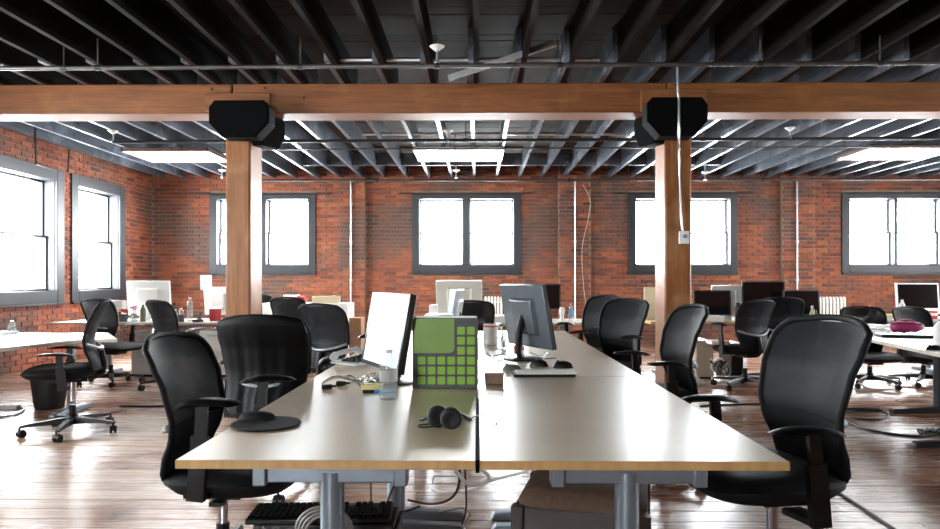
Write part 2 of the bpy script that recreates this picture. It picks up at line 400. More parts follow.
# --- floor boards running across the room
row = 0; y = YF; boards = []
bmesh_cache = {}
while y < YB - 0.02:
    x = XL + 0.01 - random.random() * 2.5
    while x < XR:
        L_ = random.choice((2.4, 3.0, 3.6, 4.2)); a, b = max(x, XL), min(x + L_, XR); x += L_
        if b - a > 0.05: boards.append((a, b, y, random.uniform(-0.0012, 0.0012)))
    y += 0.148
def board_mesh(L_):
    m = MB(); hx, hy, c = L_ / 2 - 0.0015, 0.0722, 0.0025
    m.add([(-hx, -hy, -0.022), (hx, -hy, -0.022), (hx, hy, -0.022), (-hx, hy, -0.022), (-hx, -hy, -c), (hx, -hy, -c), (hx, hy, -c), (-hx, hy, -c),
           (-hx + c, -hy + c, 0), (hx - c, -hy + c, 0), (hx - c, hy - c, 0), (-hx + c, hy - c, 0)],
          [(8, 9, 10, 11), (4, 5, 9, 8), (5, 6, 10, 9), (6, 7, 11, 10), (7, 4, 8, 11), (0, 1, 5, 4), (1, 2, 6, 5), (2, 3, 7, 6), (3, 0, 4, 7)])
    return m
def seen(b):
    yy = b[2] + 0.07
    if yy < 2.9: return 1e3
    return yy + (0 if b[0] < 0.72 * yy and b[1] > -0.73 * yy else 500)
boards.sort(key=seen); rest = MB()
for i, (a, b, yy, dz) in enumerate(boards):
    c = Vector(((a + b) / 2, yy + 0.074, dz)); L_ = round(b - a, 3)
    if i < 300:
        if L_ not in bmesh_cache:
            me = board_mesh(L_).mesh('floorboard', 0); me.materials.append(M['floorwood_object']); bmesh_cache[L_] = me
        link('floorboard', bmesh_cache[L_], fl, c)
    else:
        t = board_mesh(L_); rest.add([v + c for v in t.v], t.f)
tag(rest.build('floorboards', 'floorwood_island', fl, smooth=0), kind='stuff')

# --- roof deck boards, joists, blocking
dk = MB().box((0, 0, 0), (XR - XL, 0.147, 0.03)).mesh('deck_board', 0); dk.materials.append(M['deckwood_object'])
y = YF + 0.075
while y < YB:
    link('deck_board', dk, ceil, ((XL + XR) / 2, y, ZD + 0.015 + random.uniform(0, 0.004))); y += 0.151
jb = MB().b2((-0.023, 5.75, 0), (0.023, YB, JD)).mesh('joist', 0); jb.materials.append(M['joistpaint'])
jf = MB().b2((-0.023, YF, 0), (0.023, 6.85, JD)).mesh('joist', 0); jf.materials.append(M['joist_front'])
JX = [-0.06 + 0.413 * k for k in range(-14, 25)]
for x in JX:
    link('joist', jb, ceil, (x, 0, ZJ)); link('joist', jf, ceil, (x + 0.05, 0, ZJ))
bl = MB().box((0, 0, 0.1), (0.413 - 0.05, 0.045, 0.2)).mesh('blocking', 0); bl.materials.append(M['joistpaint'])
for yy, off in ((11.2, 0.0),):
    for a, b in zip(JX, JX[1:]):
        if -3 < a < 4: link('blocking', bl, ceil, ((a + b) / 2 + off, yy, ZJ + 0.03))
MB().bar(P(449, 78, 6.0) + Vector((0, 0, 0.0)), P(556, 43, 5.6), 0.03, 0.05).build('diagonal_brace', 'galv', ceil)

# --- main beam, posts, corbel boards
bm_ = thing('timber_beam', 'long varnished timber beam spanning the room above both posts', 'beam')
tag(bm_, kind='structure')
xs = [XL, P(232, 0, YBM).x, P(667, 0, YBM).x, XR]
for a, b in zip(xs, xs[1:]):
    MB().b2((a + 0.004, YBM, ZBM), (b - 0.004, YBM + BMD, ZJ)).build('timber_length', 'timber', bm_, bevel=0.012)
def bolt(x, y, par):
    c = P(x, y, YBM); MB().cyl(c + Vector((0, -0.006, 0)), c + Vector((0, 0.01, 0)), 0.012, 8).build('bolt', 'blackpipe', par)
for x, y in ((212, 89), (265, 88), (304, 98), (676, 85)): bolt(x, y, bm_)
def post(x0, x1, label, wing, plate):
    a, b = P(x0, 0, YBM).x, P(x1, 0, YBM).x
    t = thing('timber_post', label, 'post', ((a + b) / 2, YBM + 0.17, 0)); tag(t, kind='structure')
    MB().b2(((a - b) / 2, -0.165, 0.0), ((b - a) / 2, 0.20, ZBM)).build('shaft', 'timber_post', t, bevel=0.02)
    pa, pb = P(plate[0], plate[1], YBM), P(plate[2], plate[3], YBM); o = Vector(t.location)
    MB().b2(Vector((pa.x, YBM - 0.035, pb.z)) - o, Vector((pb.x, YBM - 0.002, pa.z)) - o).build('corbel_board', 'timber', t, bevel=0.006)
    return t
post(225, 250, 'left-hand square timber post beside the desk with the white screens', 1, (206, 94, 271, 112))
post(665, 692, 'square timber post carrying a thin metal conduit and switch box', -1, (640, 90, 706, 112))

# --- windows
def window(name, w, h, z0, loc, rz, cw, sill, two):
    t = thing(name, None, None, loc, rz); tag(t, kind='structure')
    W2 = w / 2; top = h - cw * (0.62 if two else 1.0); bot = cw * (1.05 if two else 1.0)
    for nm, a, b in (('casing', (-W2, -0.03, 0), (-W2 + cw, 0.02, h)), ('casing', (W2 - cw, -0.03, 0), (W2, 0.02, h)),
                     ('casing', (-W2 + cw, -0.03, top), (W2 - cw, 0.02, h)), ('casing', (-W2 + cw, -0.03, 0), (W2 - cw, 0.02, bot))):
        MB().b2(a, b).build(nm, 'winpaint', t, bevel=0.006)
    iw = W2 - cw
    for a, b in (((-iw - 0.02, 0.0, bot), (-iw, 0.30, top)), ((iw, 0.0, bot), (iw + 0.02, 0.30, top)), ((-iw, 0, top), (iw, 0.3, top + 0.02)), ((-iw, 0, bot - 0.02), (iw, 0.3, bot))):
        MB().b2(a, b).build('reveal_board', 'winpaint', t)
    lights = [(-iw, -0.065), (0.065, iw)] if two == 1 else ([(-iw, -0.03), (0.03, iw)] if two == 2 else [(-iw, iw)])
    if two: MB().b2((lights[0][1], -0.02, bot), (lights[1][0], 0.2, top)).build('mullion', 'winpaint', t, bevel=0.006)
    mid = bot + (top - bot) * 0.49
    for a, b in lights:
        for lo, hi, dy in ((bot, mid + 0.015, 0.12), (mid - 0.015, top, 0.17)):
            s = 0.028; m = MB()
            m.b2((a, dy, lo), (a + s, dy + 0.04, hi)); m.b2((b - s, dy, lo), (b, dy + 0.04, hi))
            m.b2((a + s, dy, lo), (b - s, dy + 0.04, lo + s)); m.b2((a + s, dy, hi - s), (b - s, dy + 0.04, hi))
            so = m.build('sash', 'winpaint' if not two else 'sash_glare', t)
            MB().b2((a + s, dy + 0.015, lo + s), (b - s, dy + 0.021, hi - s)).build('pane', 'pane_glass', so)
    MB().b2((-W2 - (0.0), -0.055, -0.03), (W2, 0.0, 0.0)).build('window_sill', 'winpaint', t, bevel=0.006)
    if two: MB().b2((-W2 - 0.26, -0.022, h + 0.005), (W2 + 0.26, 0.0, h + 0.03)).build('steel_lintel', 'blackpipe', t)
    # light portal so the renderer samples the sky through this opening
    ld = bpy.data.lights.new('daylight_portal', 'AREA'); ld.shape = 'RECTANGLE'; ld.size = 2 * iw; ld.size_y = top - bot; ld.cycles.is_portal = True
    lo = bpy.data.objects.new('daylight_portal', ld); COL.objects.link(lo); lo.parent = t
    lo.location = (0, 0.29, (bot + top) / 2); lo.rotation_euler = (R(-90), 0, 0)
    return t
n = 1
for i, (a, b) in enumerate(BACKW):
    window('window_%d' % n, b - a, WZ1 - WZ0, WZ0, ((a + b) / 2, YB - 0.013, WZ0), 0, CW, True, 2 if i == 3 else 1); n += 1
for a, b in LEFTW:
    window('window_%d' % n, b - a, LZ1 - LZ0, LZ0, (XL + 0.013, (a + b) / 2, LZ0), R(90), 0.17, True, 0); n += 1
for a, b in FILL_RIGHTW:
    window('window_%d' % n, b - a, LZ1 - LZ0, LZ0, (XR - 0.013, (a + b) / 2, LZ0), R(-90), 0.17, True, 0); n += 1
for a, b in FILL_FRONTW:
    window('window_%d' % n, b - a + 0.2, 1.7, 1.1, ((a + b) / 2, YF + 0.013, 1.1), R(180), 0.14, True, 1); n += 1

# ------------------------------------------------------------------ ceiling services
def pipe(p, q, r, material, label, hangers=()):
    t = thing('ceiling_pipe', label, 'pipe'); MB().cyl(p, q, r, 10).build('tube', material, t)
    d = (Vector(q) - Vector(p))
    for f in hangers:
        c = Vector(p) + d * f; MB().cyl(c, (c.x, c.y, ZJ + 0.06), 0.006, 6).build('hanger_rod', 'steelpipe', t)
        MB().cyl(c - Vector((0.02, 0, 0)), c + Vector((0.02, 0, 0)), r * 1.35, 10).build('clamp', 'blackpipe', t)
    return t
Y1 = 5.36
def span(x, z, y): return (x, y, z)
p1 = pipe((XL + 0.01, Y1, 2.90), (XR - 0.01, Y1, 2.94), 0.017, 'steelpipe', 'long steel sprinkler pipe hung in front of the timber beam', [(P(x, 0, Y1).x - XL) / (XR - XL) for x in (63, 97, 300, 437, 560, 760, 880)])
Y2 = 8.2
pipe((P(113, 0, Y2).x, Y2, 2.90), (XR - 0.01, Y2, 2.93), 0.020, 'blackpipe', 'dark sprinkler pipe crossing behind the timber beam', (0.1, 0.3, 0.5, 0.72, 0.9))
pipe((P(262, 0, 8.9).x, 8.9, 2.94), (XR - 0.01, 8.9, 2.97), 0.010, 'steelpipe', 'thin conduit crossing under the joists near the light panels', (0.2, 0.6))
pipe((P(262, 0, 12.1).x, 12.1, 3.0), (XR - 0.01, 12.1, 3.0), 0.024, 'steelpipe', 'steel pipe running along the top of the far brick wall', (0.15, 0.4, 0.65, 0.9))
pipe(P(340, 60, 5.95), P(600, 60, 5.95), 0.016, 'galv', 'bright metal conduit threaded through the joists before the beam')
pipe(P(362, 134, 8.95), P(640, 134, 8.95), 0.018, 'galv', 'bright metal conduit threaded through the joists above the middle light panel')
def sprinkler(c, up, label):
    t = thing('sprinkler_head', label, 'sprinkler', c, 0, 'sprinkler heads under the joists')
    MB().cyl((0, 0, 0), (0, 0, 0.07), 0.010, 8).build('stem', 'galv', t)
    if c[1] > 10: MB().cyl((0, 0, 0.06), (0, 0, ZD - c[2]), 0.010, 8).build('drop_pipe', 'galv', t)
    MB().lathe([(0.012, 0.06), (0.030, 0.075), (0.062, 0.10), (0.055, 0.104), (0.02, 0.09)], n=14).build('cup', 'white_paint', t)
    MB().lathe([(0.004, -0.03), (0.024, -0.032), (0.024, -0.028), (0.010, 0.0), (0.008, 0.02)], n=10).build('deflector', 'galv', t)
for x, y, Y, lb in ((437, 59, Y1, 'white cupped sprinkler head on the pipe before the beam'), (448, 139, Y2, 'white cupped sprinkler head above the middle light panel'),
                    (113, 139, Y2, 'white cupped sprinkler head at the end of the dark pipe by the side windows'), (790, 136, Y2, 'white cupped sprinkler head on the dark pipe beside the right-hand post'),
                    (456, 176, 11.3, 'small white sprinkler head below the middle light panel'), (705, 178, 11.3, 'small white sprinkler head near the far wall beside the right-hand post'),
                    (222, 176, 11.0, 'small white sprinkler head near the far wall behind the left-hand post')):
    sprinkler(P(x, y, Y), 0, lb)
def fixture(x0, x1, y0, y1, label, grid=False):
    t = thing('light_panel', label, 'ceiling light', ((x0 + x1) / 2, (y0 + y1) / 2, 2.985)); w, d = (x1 - x0) / 2, (y1 - y0) / 2
    m = MB()
    for a, b in (((-w, -d, 0), (-w + 0.02, d, 0.055)), ((w - 0.02, -d, 0), (w, d, 0.055)), ((-w, -d, 0), (w, -d + 0.02, 0.055)), ((-w, d - 0.02, 0), (w, d, 0.055)), ((-w, -d, 0.047), (w, d, 0.055))): m.b2(a, b)
    m.build('housing', 'cab_white' if grid else 'lamp_body', t)
    MB().b2((-w + 0.02, -d + 0.02, 0.012), (w - 0.02, d - 0.02, 0.02)).build('diffuser', 'lamp_lens', t)
    if grid:
        m = MB()
        for i in range(1, 10): m.b2((-w + i * w / 5 - 0.003, -d, 0.004), (-w + i * w / 5 + 0.003, d, 0.010))
        for i in range(1, 5): m.b2((-w, -d + i * d / 2.5 - 0.003, 0.004), (w, -d + i * d / 2.5 + 0.003, 0.010))
        m.build('louvre_grid', 'lamp_grid', t)
    for sx in (-w * 0.8, w * 0.8): MB().cyl((sx, 0, 0.055), (sx, 0, 0.16), 0.008, 6).build('hanger_rod', 'steelpipe', t)
LY0, LY1 = 9.25, 10.15
def lx(x, y): return (x - VX) / (VY - y) * (2.97 - H)
fixture(lx(122, 153), lx(122, 153) + 1.22, LY0, LY1, 'bright flat ceiling light panel beside the left-hand post')
fixture(lx(413, 152), lx(413, 152) + 1.26, LY0 - 0.02, LY1 - 0.05, 'bright gridded ceiling light panel above the central far window', True)
fixture(lx(872, 149), lx(872, 149) + 1.24, LY0 - 0.1, LY1 - 0.1, 'bright flat ceiling light panel above the far right-hand window')
# speakers on the posts: octagonal black boxes in pairs
def speaker(loc, rz, w, h, d, tilt, label):
    t = thing('wall_speaker', label, 'speaker', loc, rz)
    a, b = w / 2, h / 2
    poly = [(-a, b * 0.62), (-a + 0.05, b), (a - 0.05, b), (a, b * 0.62), (a, -b * 0.22), (a - w * 0.22, -b), (-a + w * 0.22, -b), (-a, -b * 0.22)]
    tm = Matrix.Rotation(R(tilt), 3, 'X')
    o = MB().prism(poly, lambda p, y: tm @ Vector((p[0], y, p[1])), -d, 0).build('cabinet', 'matte_black', t, bevel=0.008)
    g = MB().prism([(p[0] * 0.93, p[1] * 0.93) for p in poly], lambda p, y: tm @ Vector((p[0], y, p[1])), -d - 0.006, -d).build('grille', 'matte_black', t)
    MB().b2((-0.05, -0.02, -0.05), (0.05, 0.05, 0.05)).build('bracket', 'blackpipe', t)
def sp(x0, y0, x1, y1, Y): a, b = P(x0, y0, Y), P(x1, y1, Y); return (a + b) / 2, b.x - a.x, a.z - b.z
YS = 6.15
c, w, h = sp(208.5, 100, 269, 137, YS); speaker((c.x, YS + 0.19, c.z), 0, w, h, 0.19, 0, 'black faceted speaker facing the desks on the left-hand post')
c, w, h = sp(647, 97, 708, 136, YS); speaker((c.x, YS + 0.19, c.z), 0, w, h, 0.19, 0, 'black faceted speaker facing the desks on the post with the conduit')
a = P(270, 130, 6.5); speaker((a.x - 0.11, 6.56, a.z), R(68), 0.42, 0.33, 0.13, 0, 'black faceted speaker on the inner side of the left-hand post')
a = P(648, 128, 6.5); speaker((a.x + 0.11, 6.56, a.z), R(-68), 0.42, 0.33, 0.13, 0, 'black faceted speaker on the inner side of the post with the conduit')
# conduits on post and walls
t = thing('post_conduit', 'thin metal conduit running down the timber post over the speaker', 'conduit')
cp = [P(677, 66, 5.9), P(678, 92, 5.9), P(679, 100, 5.9), P(679, 137, 5.9), P(679, 150, 6.38), P(681, 215, 6.38), P(683, 232, 6.38)]
MB().tube(smooth_path(cp, 4), 0.010, 8).build('tube', 'galv', t)
c = P(684, 237.5, 6.37)
sw = thing('switch_box', 'small grey switch box on the timber post below the conduit', 'switch', c)
MB().b2((-0.045, -0.02, -0.06), (0.045, 0.03, 0.06)).build('box', 'cab_white', sw, bevel=0.004)
MB().cyl((0, -0.035, 0.01), (0, -0.01, 0.01), 0.02, 12).build('dial', 'silver_plastic', sw)
for x, y1, lb in ((351, 345, 'thin pipe down the brick pilaster beside the left-hand post window'), (575, 322, 'thin pipe down the brick pilaster between the central and right-hand windows'), (797, 345, 'thin pipe down the brick pilaster by the far right-hand window')):
    t = thing('wall_pipe', lb, 'pipe'); a = P(x, 178, YB - PD - 0.04); a.z = 3.05
    MB().cyl((a.x, a.y, P(x, y1, a.y).z), (a.x, a.y, a.z), 0.017, 8).build('tube', 'galv', t)
    for zz in (1.2, 1.9, 2.6): MB().b2((a.x - 0.03, a.y - 0.005, zz - 0.012), (a.x + 0.03, a.y + 0.042, zz + 0.012)).build('clip', 'galv', t)
cable([P(583, 185, YB - 0.13), P(590, 200, YB - 0.13), P(588, 220, YB - 0.13), P(582, 250, YB - 0.13), P(584, 290, YB - 0.13), P(588, 318, YB - 0.13)], 0.006, 'cab_beige', 'thin pale cable drooping beside the central wall pipe')
t = thing('hanging_conduit', 'thin black conduit looped below the joists before the side windows', 'conduit')
MB().tube([P(35, 118, 8.3), P(36, 164, 8.3), P(44, 167, 8.7), P(68, 173, 9.6), P(70, 132, 9.6)], 0.012, 8).build('tube', 'blackpipe', t)

# ------------------------------------------------------------------ desks
TH = 0.023
def t_leg(par, x, y, z, half, material, alongx=True, r=0.033):
    MB().cyl((x, y, 0.045), (x, y, z - 0.05), r, 20).build('leg', material, par)
    m = MB(); n = 8
    prof = [(-half, 0.0), (half, 0.0), (half, 0.022), (half - 0.02, 0.040), (0.06, 0.055), (-0.06, 0.055), (-half + 0.02, 0.040), (-half, 0.022)]
    if alongx: m.prism(prof, lambda p, d: Vector((x + p[0], y + d, p[1])), -0.035, 0.035)
    else: m.prism(prof, lambda p, d: Vector((x + d, y + p[0], p[1])), -0.035, 0.035)
    m.build('foot', material, par, bevel=0.010)
def top_slab(par, poly, z, top, edge, th=TH):
    fn = lambda p, d: Vector((p[0], p[1], d))
    o = MB().prism(poly, fn, z - th, z).build('tabletop', top, par, bevel=0.0015, smooth=0)
    n = len(poly); m = MB(); c = Vector((sum(p[0] for p in poly) / n, sum(p[1] for p in poly) / n, 0))
    for i in range(n):
        a, b = Vector((*poly[i], 0)), Vector((*poly[(i + 1) % n], 0)); d = (b - a).normalized(); nr = Vector((d.y, -d.x, 0))
        if nr.dot((a + b) / 2 - c) < 0: nr = -nr
        q = [a + Vector((0, 0, z - th)), b + Vector((0, 0, z - th)), b + Vector((0, 0, z - 0.001)), a + Vector((0, 0, z - 0.001))]
        m.add(q + [v + nr * 0.002 for v in q], [(0, 3, 2, 1), (4, 5, 6, 7), (0, 1, 5, 4), (1, 2, 6, 5), (2, 3, 7, 6), (3, 0, 4, 7)])
    m.build('edge_band', edge, o, smooth=0)
    return o
ZT = 0.73
YD = [1.74, 3.27, 4.80, 6.20]
BXL, BXR = (174 - VX) / 385.0, (788 - VX) / 385.0
def bench_desk(x0, x1, y0, y1, label, skew=0.0):
    t = thing('bench_desk', label, 'desk', ((x0 + x1) / 2, (y0 + y1) / 2, 0), 0, 'central bench desks')
    w, d = (x1 - x0) / 2, (y1 - y0) / 2
    top_slab(t, [(-w, -d + 0.003), (w, -d + 0.003), (w, d - 0.003), (-w, d - 0.003)], ZT, 'maple', 'maple_edge')
    for s in (-1, 1):
        yy = s * (d - 0.09); t_leg(t, 0.0, yy, ZT, 0.34, 'steel_blue')
        MB().box((0, yy, ZT - TH - 0.028), (0.40, 0.05, 0.055)).build('bracket', 'steel_blue', t, bevel=0.004)
        for sx in (-0.19, 0.19): MB().box((sx, yy - 0.006, ZT - TH - 0.031), (0.036, 0.064, 0.062)).build('bracket_cap', 'steel_blue', t, bevel=0.004)
    MB().box((0, 0, ZT - TH - 0.05), (0.06, 2 * d - 0.3, 0.03)).build('stretcher', 'steel_blue', t)
    return t
LBL = [('maple-topped bench desk holding the round mouse pad and headphones', 'maple-topped bench desk carrying the edge-on silver monitor behind the green box', 'maple-topped bench desk at the far end of the row behind the green box'),
       ('bare maple-topped bench desk with the upholstered stool beneath', 'maple-topped bench desk carrying the dark grey monitor seen from behind', 'maple-topped bench desk at the far end of the row behind the grey monitor')]
for k in range(3):
    bench_desk(BXL, -0.006, YD[k], YD[k + 1], LBL[0][k]); bench_desk(0.006, BXR, YD[k], YD[k + 1], LBL[1][k])
t = thing('seam_gap_strip', 'black strip standing in for the dark gap between the two nearest bench desks', 'seam strip', (0, 1.74, 0))
MB().b2((-0.005, -0.004, ZT - 0.03), (0.005, 1.15, ZT + 0.003)).build('strip', 'matte_black', t)  # matte black strip put in for the dark gap between the desktops

def poly_desk(name, poly, z, label, legs, legm='steel_blue', top='desk_white', edge='desk_edge', foot=0.3, group=None):
    cx = sum(p[0] for p in poly) / len(poly); cy = sum(p[1] for p in poly) / len(poly)
    t = thing(name, label, 'desk', (cx, cy, 0), 0, group)
    top_slab(t, [(p[0] - cx, p[1] - cy) for p in poly], z, top, edge, 0.028)
    for x, y, ax in legs: t_leg(t, x - cx, y - cy, z + 0.02, foot, legm, ax)
    xs = [l[0] for l in legs]; ys = [l[1] for l in legs]
    if len(legs) > 1: MB().bar(Vector((legs[0][0] - cx, legs[0][1] - cy, z - 0.05)), Vector((legs[1][0] - cx, legs[1][1] - cy, z - 0.05)), 0.05, 0.04).build('stretcher', legm, t)
    return t
# left cockpit desk by the side windows
ZL = 0.70
def D(x, y, z): v = T(x, y, z); return (v.x, v.y)
a, b, c = D(-12, 349, ZL), D(84, 339.3, ZL), D(117, 339.0, ZL)
YLF = T(60, 332.6, ZL).y
poly_desk('cockpit_desk', [(-5.2, a[1]), a, b, c, (P(108, 300, YLF).x, YLF), (-5.2, YLF)], ZL, 'pale desk with a bent edge by the side windows, one chair tucked under', [(c[0] - 0.62, YLF - 0.30, False), (-4.9, YLF - 0.3, False)], foot=0.28)
# desk with the white screens at the left rear
ZW = 0.68; yb0 = T(120, 322.5, ZW).y
poly_desk('office_desk', [(T(50, 322.5, ZW).x, yb0), (T(244, 321, ZW).x, yb0 + 0.05), (T(244, 321, ZW).x, yb0 + 0.85), (T(50, 322.5, ZW).x + 0.1, yb0 + 0.85)], ZW,
          'pale desk carrying two white screens, flowers and bottles beyond the swivel chairs', [(-4.75, yb0 + 0.42, False), (-2.9, yb0 + 0.42, False)])
# central rear desk
ybc = T(560, 323, ZL).y
poly_desk('office_desk', [(T(388, 323, ZL).x, ybc), (T(597, 323, ZL).x, ybc), (T(597, 323, ZL).x, ybc + 0.85), (T(388, 323, ZL).x, ybc + 0.85)], ZL,
          'pale desk behind the bench row carrying the beige all-in-one computer', [(-0.75, ybc + 0.45, False), (1.05, ybc + 0.45, False)])
# right rear-middle desk
ybr = T(700, 322, ZL).y
poly_desk('office_desk', [(T(647, 321, ZL).x, ybr), (T(822, 322, ZL).x, ybr), (T(822, 322, ZL).x, ybr + 0.85), (T(647, 321, ZL).x, ybr + 0.85)], ZL,
          'maple desk with three dark monitors behind the right-hand timber post', [(2.3, ybr + 0.45, False), (4.1, ybr + 0.45, False)], top='maple', edge='maple_edge')
# right side desk
YRN = T(940, 353, ZL).y
e0, e1, e2 = D(958, 357, ZL), D(866, 338, ZL), D(866, 327, ZL)
poly_desk('office_desk', [e0, (6.2, e0[1]), (6.2, e2[1]), (e2[0] - 0.25, e2[1]), e1], ZL, 'long pale desk at the room side with a folded black laptop and papers', [(4.15, FL(936, 413).y, True), (3.55, FL(936, 447).y, True)], legm='dark_steel', foot=0.42)
# far right desk by the wall
yfr = T(900, 320, ZL).y
poly_desk('office_desk', [(T(852, 320, ZL).x, yfr), (8.4, yfr), (8.4, yfr + 0.8), (T(852, 320, ZL).x, yfr + 0.8)], ZL, 'pale desk under the far right-hand window carrying the silver computer', [(5.9, yfr + 0.4, False), (7.8, yfr + 0.4, False)])

# ------------------------------------------------------------------ chairs
def back_profile(v):
    pts = [(0.0, -0.236), (0.14, -0.222), (0.30, -0.188), (0.44, -0.178), (0.68, -0.203), (0.85, -0.242), (1.0, -0.290)]
    for (a, xa), (b, xb) in zip(pts, pts[1:]):
        if v <= b:
            t = (v - a) / (b - a); t = t * t * (3 - 2 * t) * 0.5 + t * 0.5; return xa + (xb - xa) * t
    return pts[-1][1]
def back_half(v):
    pts = [(0, 0.165), (0.05, 0.185), (0.25, 0.200), (0.5, 0.225), (0.8, 0.242), (0.92, 0.238), (0.97, 0.225), (1.0, 0.192)]
    for (a, xa), (b, xb) in zip(pts, pts[1:]):
        if v <= b: t = (v - a) / (b - a); return xa + (xb - xa) * t
    return pts[-1][1]
BZ0, BZH = 0.44, 0.52
def back_pt(u, v, off=0.0, k=1.0):
    hw = back_half(v) * k
    z = BZ0 + BZH * v + (0.018 * (1 - u * u) if v > 0.9 else 0) * (v - 0.9) / 0.1 if v > 0.9 else BZ0 + BZH * v
    return Vector((back_profile(v) + 0.05 * u * u - off, u * hw, z))
def chair_meshes():
    d = {}
    m = MB()
    for k in range(5):
        a = 2 * math.pi * k / 5; c, s = math.cos(a), math.sin(a); rot = Matrix.Rotation(a, 3, 'Z')
        secs = [(0.02, 0.034, 0.075, 0.125), (0.10, 0.028, 0.078, 0.120), (0.22, 0.022, 0.080, 0.108), (0.345, 0.016, 0.074, 0.092)]
        vs = []
        for r, hw, z0, z1 in secs: vs += [rot @ Vector(p) for p in ((r, -hw, z0), (r, hw, z0), (r, hw * 0.7, z1), (r, -hw * 0.7, z1))]
        fs = [(0, 1, 2, 3), (12, 15, 14, 13)]
        for i in range(3):
            for j in range(4): p, q = i * 4 + j, i * 4 + (j + 1) % 4; fs.append((p, q, q + 4, p + 4))
        m.add(vs, fs)
    m.lathe([(0.042, 0.070), (0.045, 0.12), (0.034, 0.145), (0.028, 0.15)], n=16)
    d['base'] = (m.mesh('base'), 'black_plastic')
    m = MB(); m.cyl((0, -0.024, 0.029), (0, -0.006, 0.029), 0.029, 16); m.cyl((0, 0.006, 0.029), (0, 0.024, 0.029), 0.029, 16); m.cyl((0, -0.008, 0.029), (0, 0.008, 0.029), 0.012, 8)
    m.prism([(0.030 * math.cos(R(t)) * 1.05, 0.029 + 0.033 * math.sin(R(t))) for t in range(20, 181, 20)], lambda p, y: Vector((p[0], y, p[1])), -0.014, 0.014)
    m.cyl((0.012, 0, 0.05), (0.012, 0, 0.085), 0.008, 8)
    d['caster'] = (m.mesh('caster'), 'black_plastic')
    m = MB(); m.cyl((0, 0, 0.13), (0, 0, 0.22), 0.026, 16); d['lift'] = (m.mesh('gas_lift'), 'black_plastic')
    m = MB(); m.cyl((0, 0, 0.21), (0, 0, 0.37), 0.020, 12); d['rod'] = (m.mesh('piston'), 'chrome')
    m = MB(); m.b2((-0.14, -0.075, 0.345), (0.12, 0.075, 0.395)); m.b2((-0.10, -0.19, 0.375), (0.12, 0.19, 0.395)); m.bar((0.02, -0.075, 0.37), (0.04, -0.20, 0.37), 0.014, 0.010); m.box((0.045, -0.215, 0.37), (0.05, 0.04, 0.014))
    d['mechanism'] = (m.mesh('mechanism'), 'black_plastic')
    # seat cushion: rounded slab with a waterfall front
    def seat(u, v, side):
        a = 2 * u - 1; b = 2 * v - 1; n = 3.2
        rr = (abs(a) ** n + abs(b) ** n) ** (1 / n); mx = max(abs(a), abs(b)); k = mx / rr if rr > 0 else 1
        x = 0.045 + 0.262 * b * k; y = 0.26 * a * k * (1 - 0.06 * (b < 0) * -b)
        ed = max(abs(a), abs(b)); dome = (1 - ed ** 4)
        if side > 0: z = 0.435 + 0.040 * dome ** 0.5 - 0.012 * max(0, b) ** 3 + 0.008 * (a * a)
        else: z = 0.425 - 0.050 * dome ** 0.5
        return Vector((x, y, z))
    m = MB(); m.grid(lambda u, v: seat(u, v, 1), 16, 16, lambda u, v: seat(u, v, -1)); d['seat'] = (m.mesh('seat', 50), 'seat_fabric')
    m = MB(); m.grid(lambda u, v: back_pt((2 * u - 1) * 0.97, 0.02 + 0.96 * v, -0.004), 12, 16, lambda u, v: back_pt((2 * u - 1) * 0.97, 0.02 + 0.96 * v, 0.006)); d['backrest'] = (m.mesh('backrest', 60), 'chair_mesh')
    path = [back_pt(-1, v / 20) for v in range(0, 21)] + [back_pt(-1 + 2 * k / 10, 1) for k in range(1, 10)] + [back_pt(1, v / 20) for v in range(20, -1, -1)] + [back_pt(1 - 2 * k / 8, 0) for k in range(1, 9)]
    m = MB(); m.tube(path, 0.0125, 8, False); d['frame'] = (m.mesh('back_frame', 60), 'seat_fabric')
    m = MB(); m.grid(lambda u, v: back_pt((2 * u - 1) * 0.95, 0.02 + 0.36 * v, -0.010), 10, 8, lambda u, v: back_pt((2 * u - 1) * 0.95, 0.02 + 0.36 * v, 0.0)); d['lumbar'] = (m.mesh('lumbar_pad', 60), 'seat_fabric')
    path = [Vector((back_profile(0.36) + 0.05 * u * u - 0.012 - 0.045 * (1 - u * u), u * 0.215, BZ0 + BZH * 0.40 - 0.05 * (1 - u * u))) for u in [-1 + k / 8 for k in range(17)]]
    m = MB(); m.tube(path, 0.011, 8); d['bar'] = (m.mesh('support_bar', 60), 'silver_plastic')
    m = MB()
    m.tube(smooth_path([(-0.10, 0, 0.375), (-0.18, 0, 0.378), (-0.238, 0, 0.41), (-0.248, 0, 0.48), (-0.232, 0, 0.58)], 5), [0.028] * 11 + [0.022] * 10, 10)
    d['spine'] = (m.mesh('back_spine', 60), 'black_plastic')
    for s, nm in ((-1, 'armL'), (1, 'armR')):
        m = MB(); y = 0.295 * s
        m.bar((0.0, 0.15 * s, 0.385), (0.0, y, 0.395), 0.07, 0.022); m.bar((0.0, y, 0.380), (0.018, y, 0.60), 0.026, 0.062, (1, 0, 0)); m.bar((0.015, y, 0.56), (0.025, y, 0.708), 0.018, 0.042, (1, 0, 0))
        d[nm] = (m.mesh('armrest'), 'black_plastic')
        m = MB()
        def pad(u, v, side, s=s):
            a = 2 * u - 1; b = 2 * v - 1; n = 2.6; rr = (abs(a) ** n + abs(b) ** n) ** (1 / n); mx = max(abs(a), abs(b)); k = mx / rr if rr else 1
            ed = max(abs(a), abs(b)); x = 0.045 + 0.130 * b * k; yy = 0.295 * s + 0.043 * a * k
            z = 0.716 + (0.014 * (1 - ed ** 3) ** 0.6 if side > 0 else -0.012 * (1 - ed ** 4) ** 0.6) - 0.02 * max(0, -b) ** 2 - 0.006 * max(0, b) ** 2
            return Vector((x, yy, z))
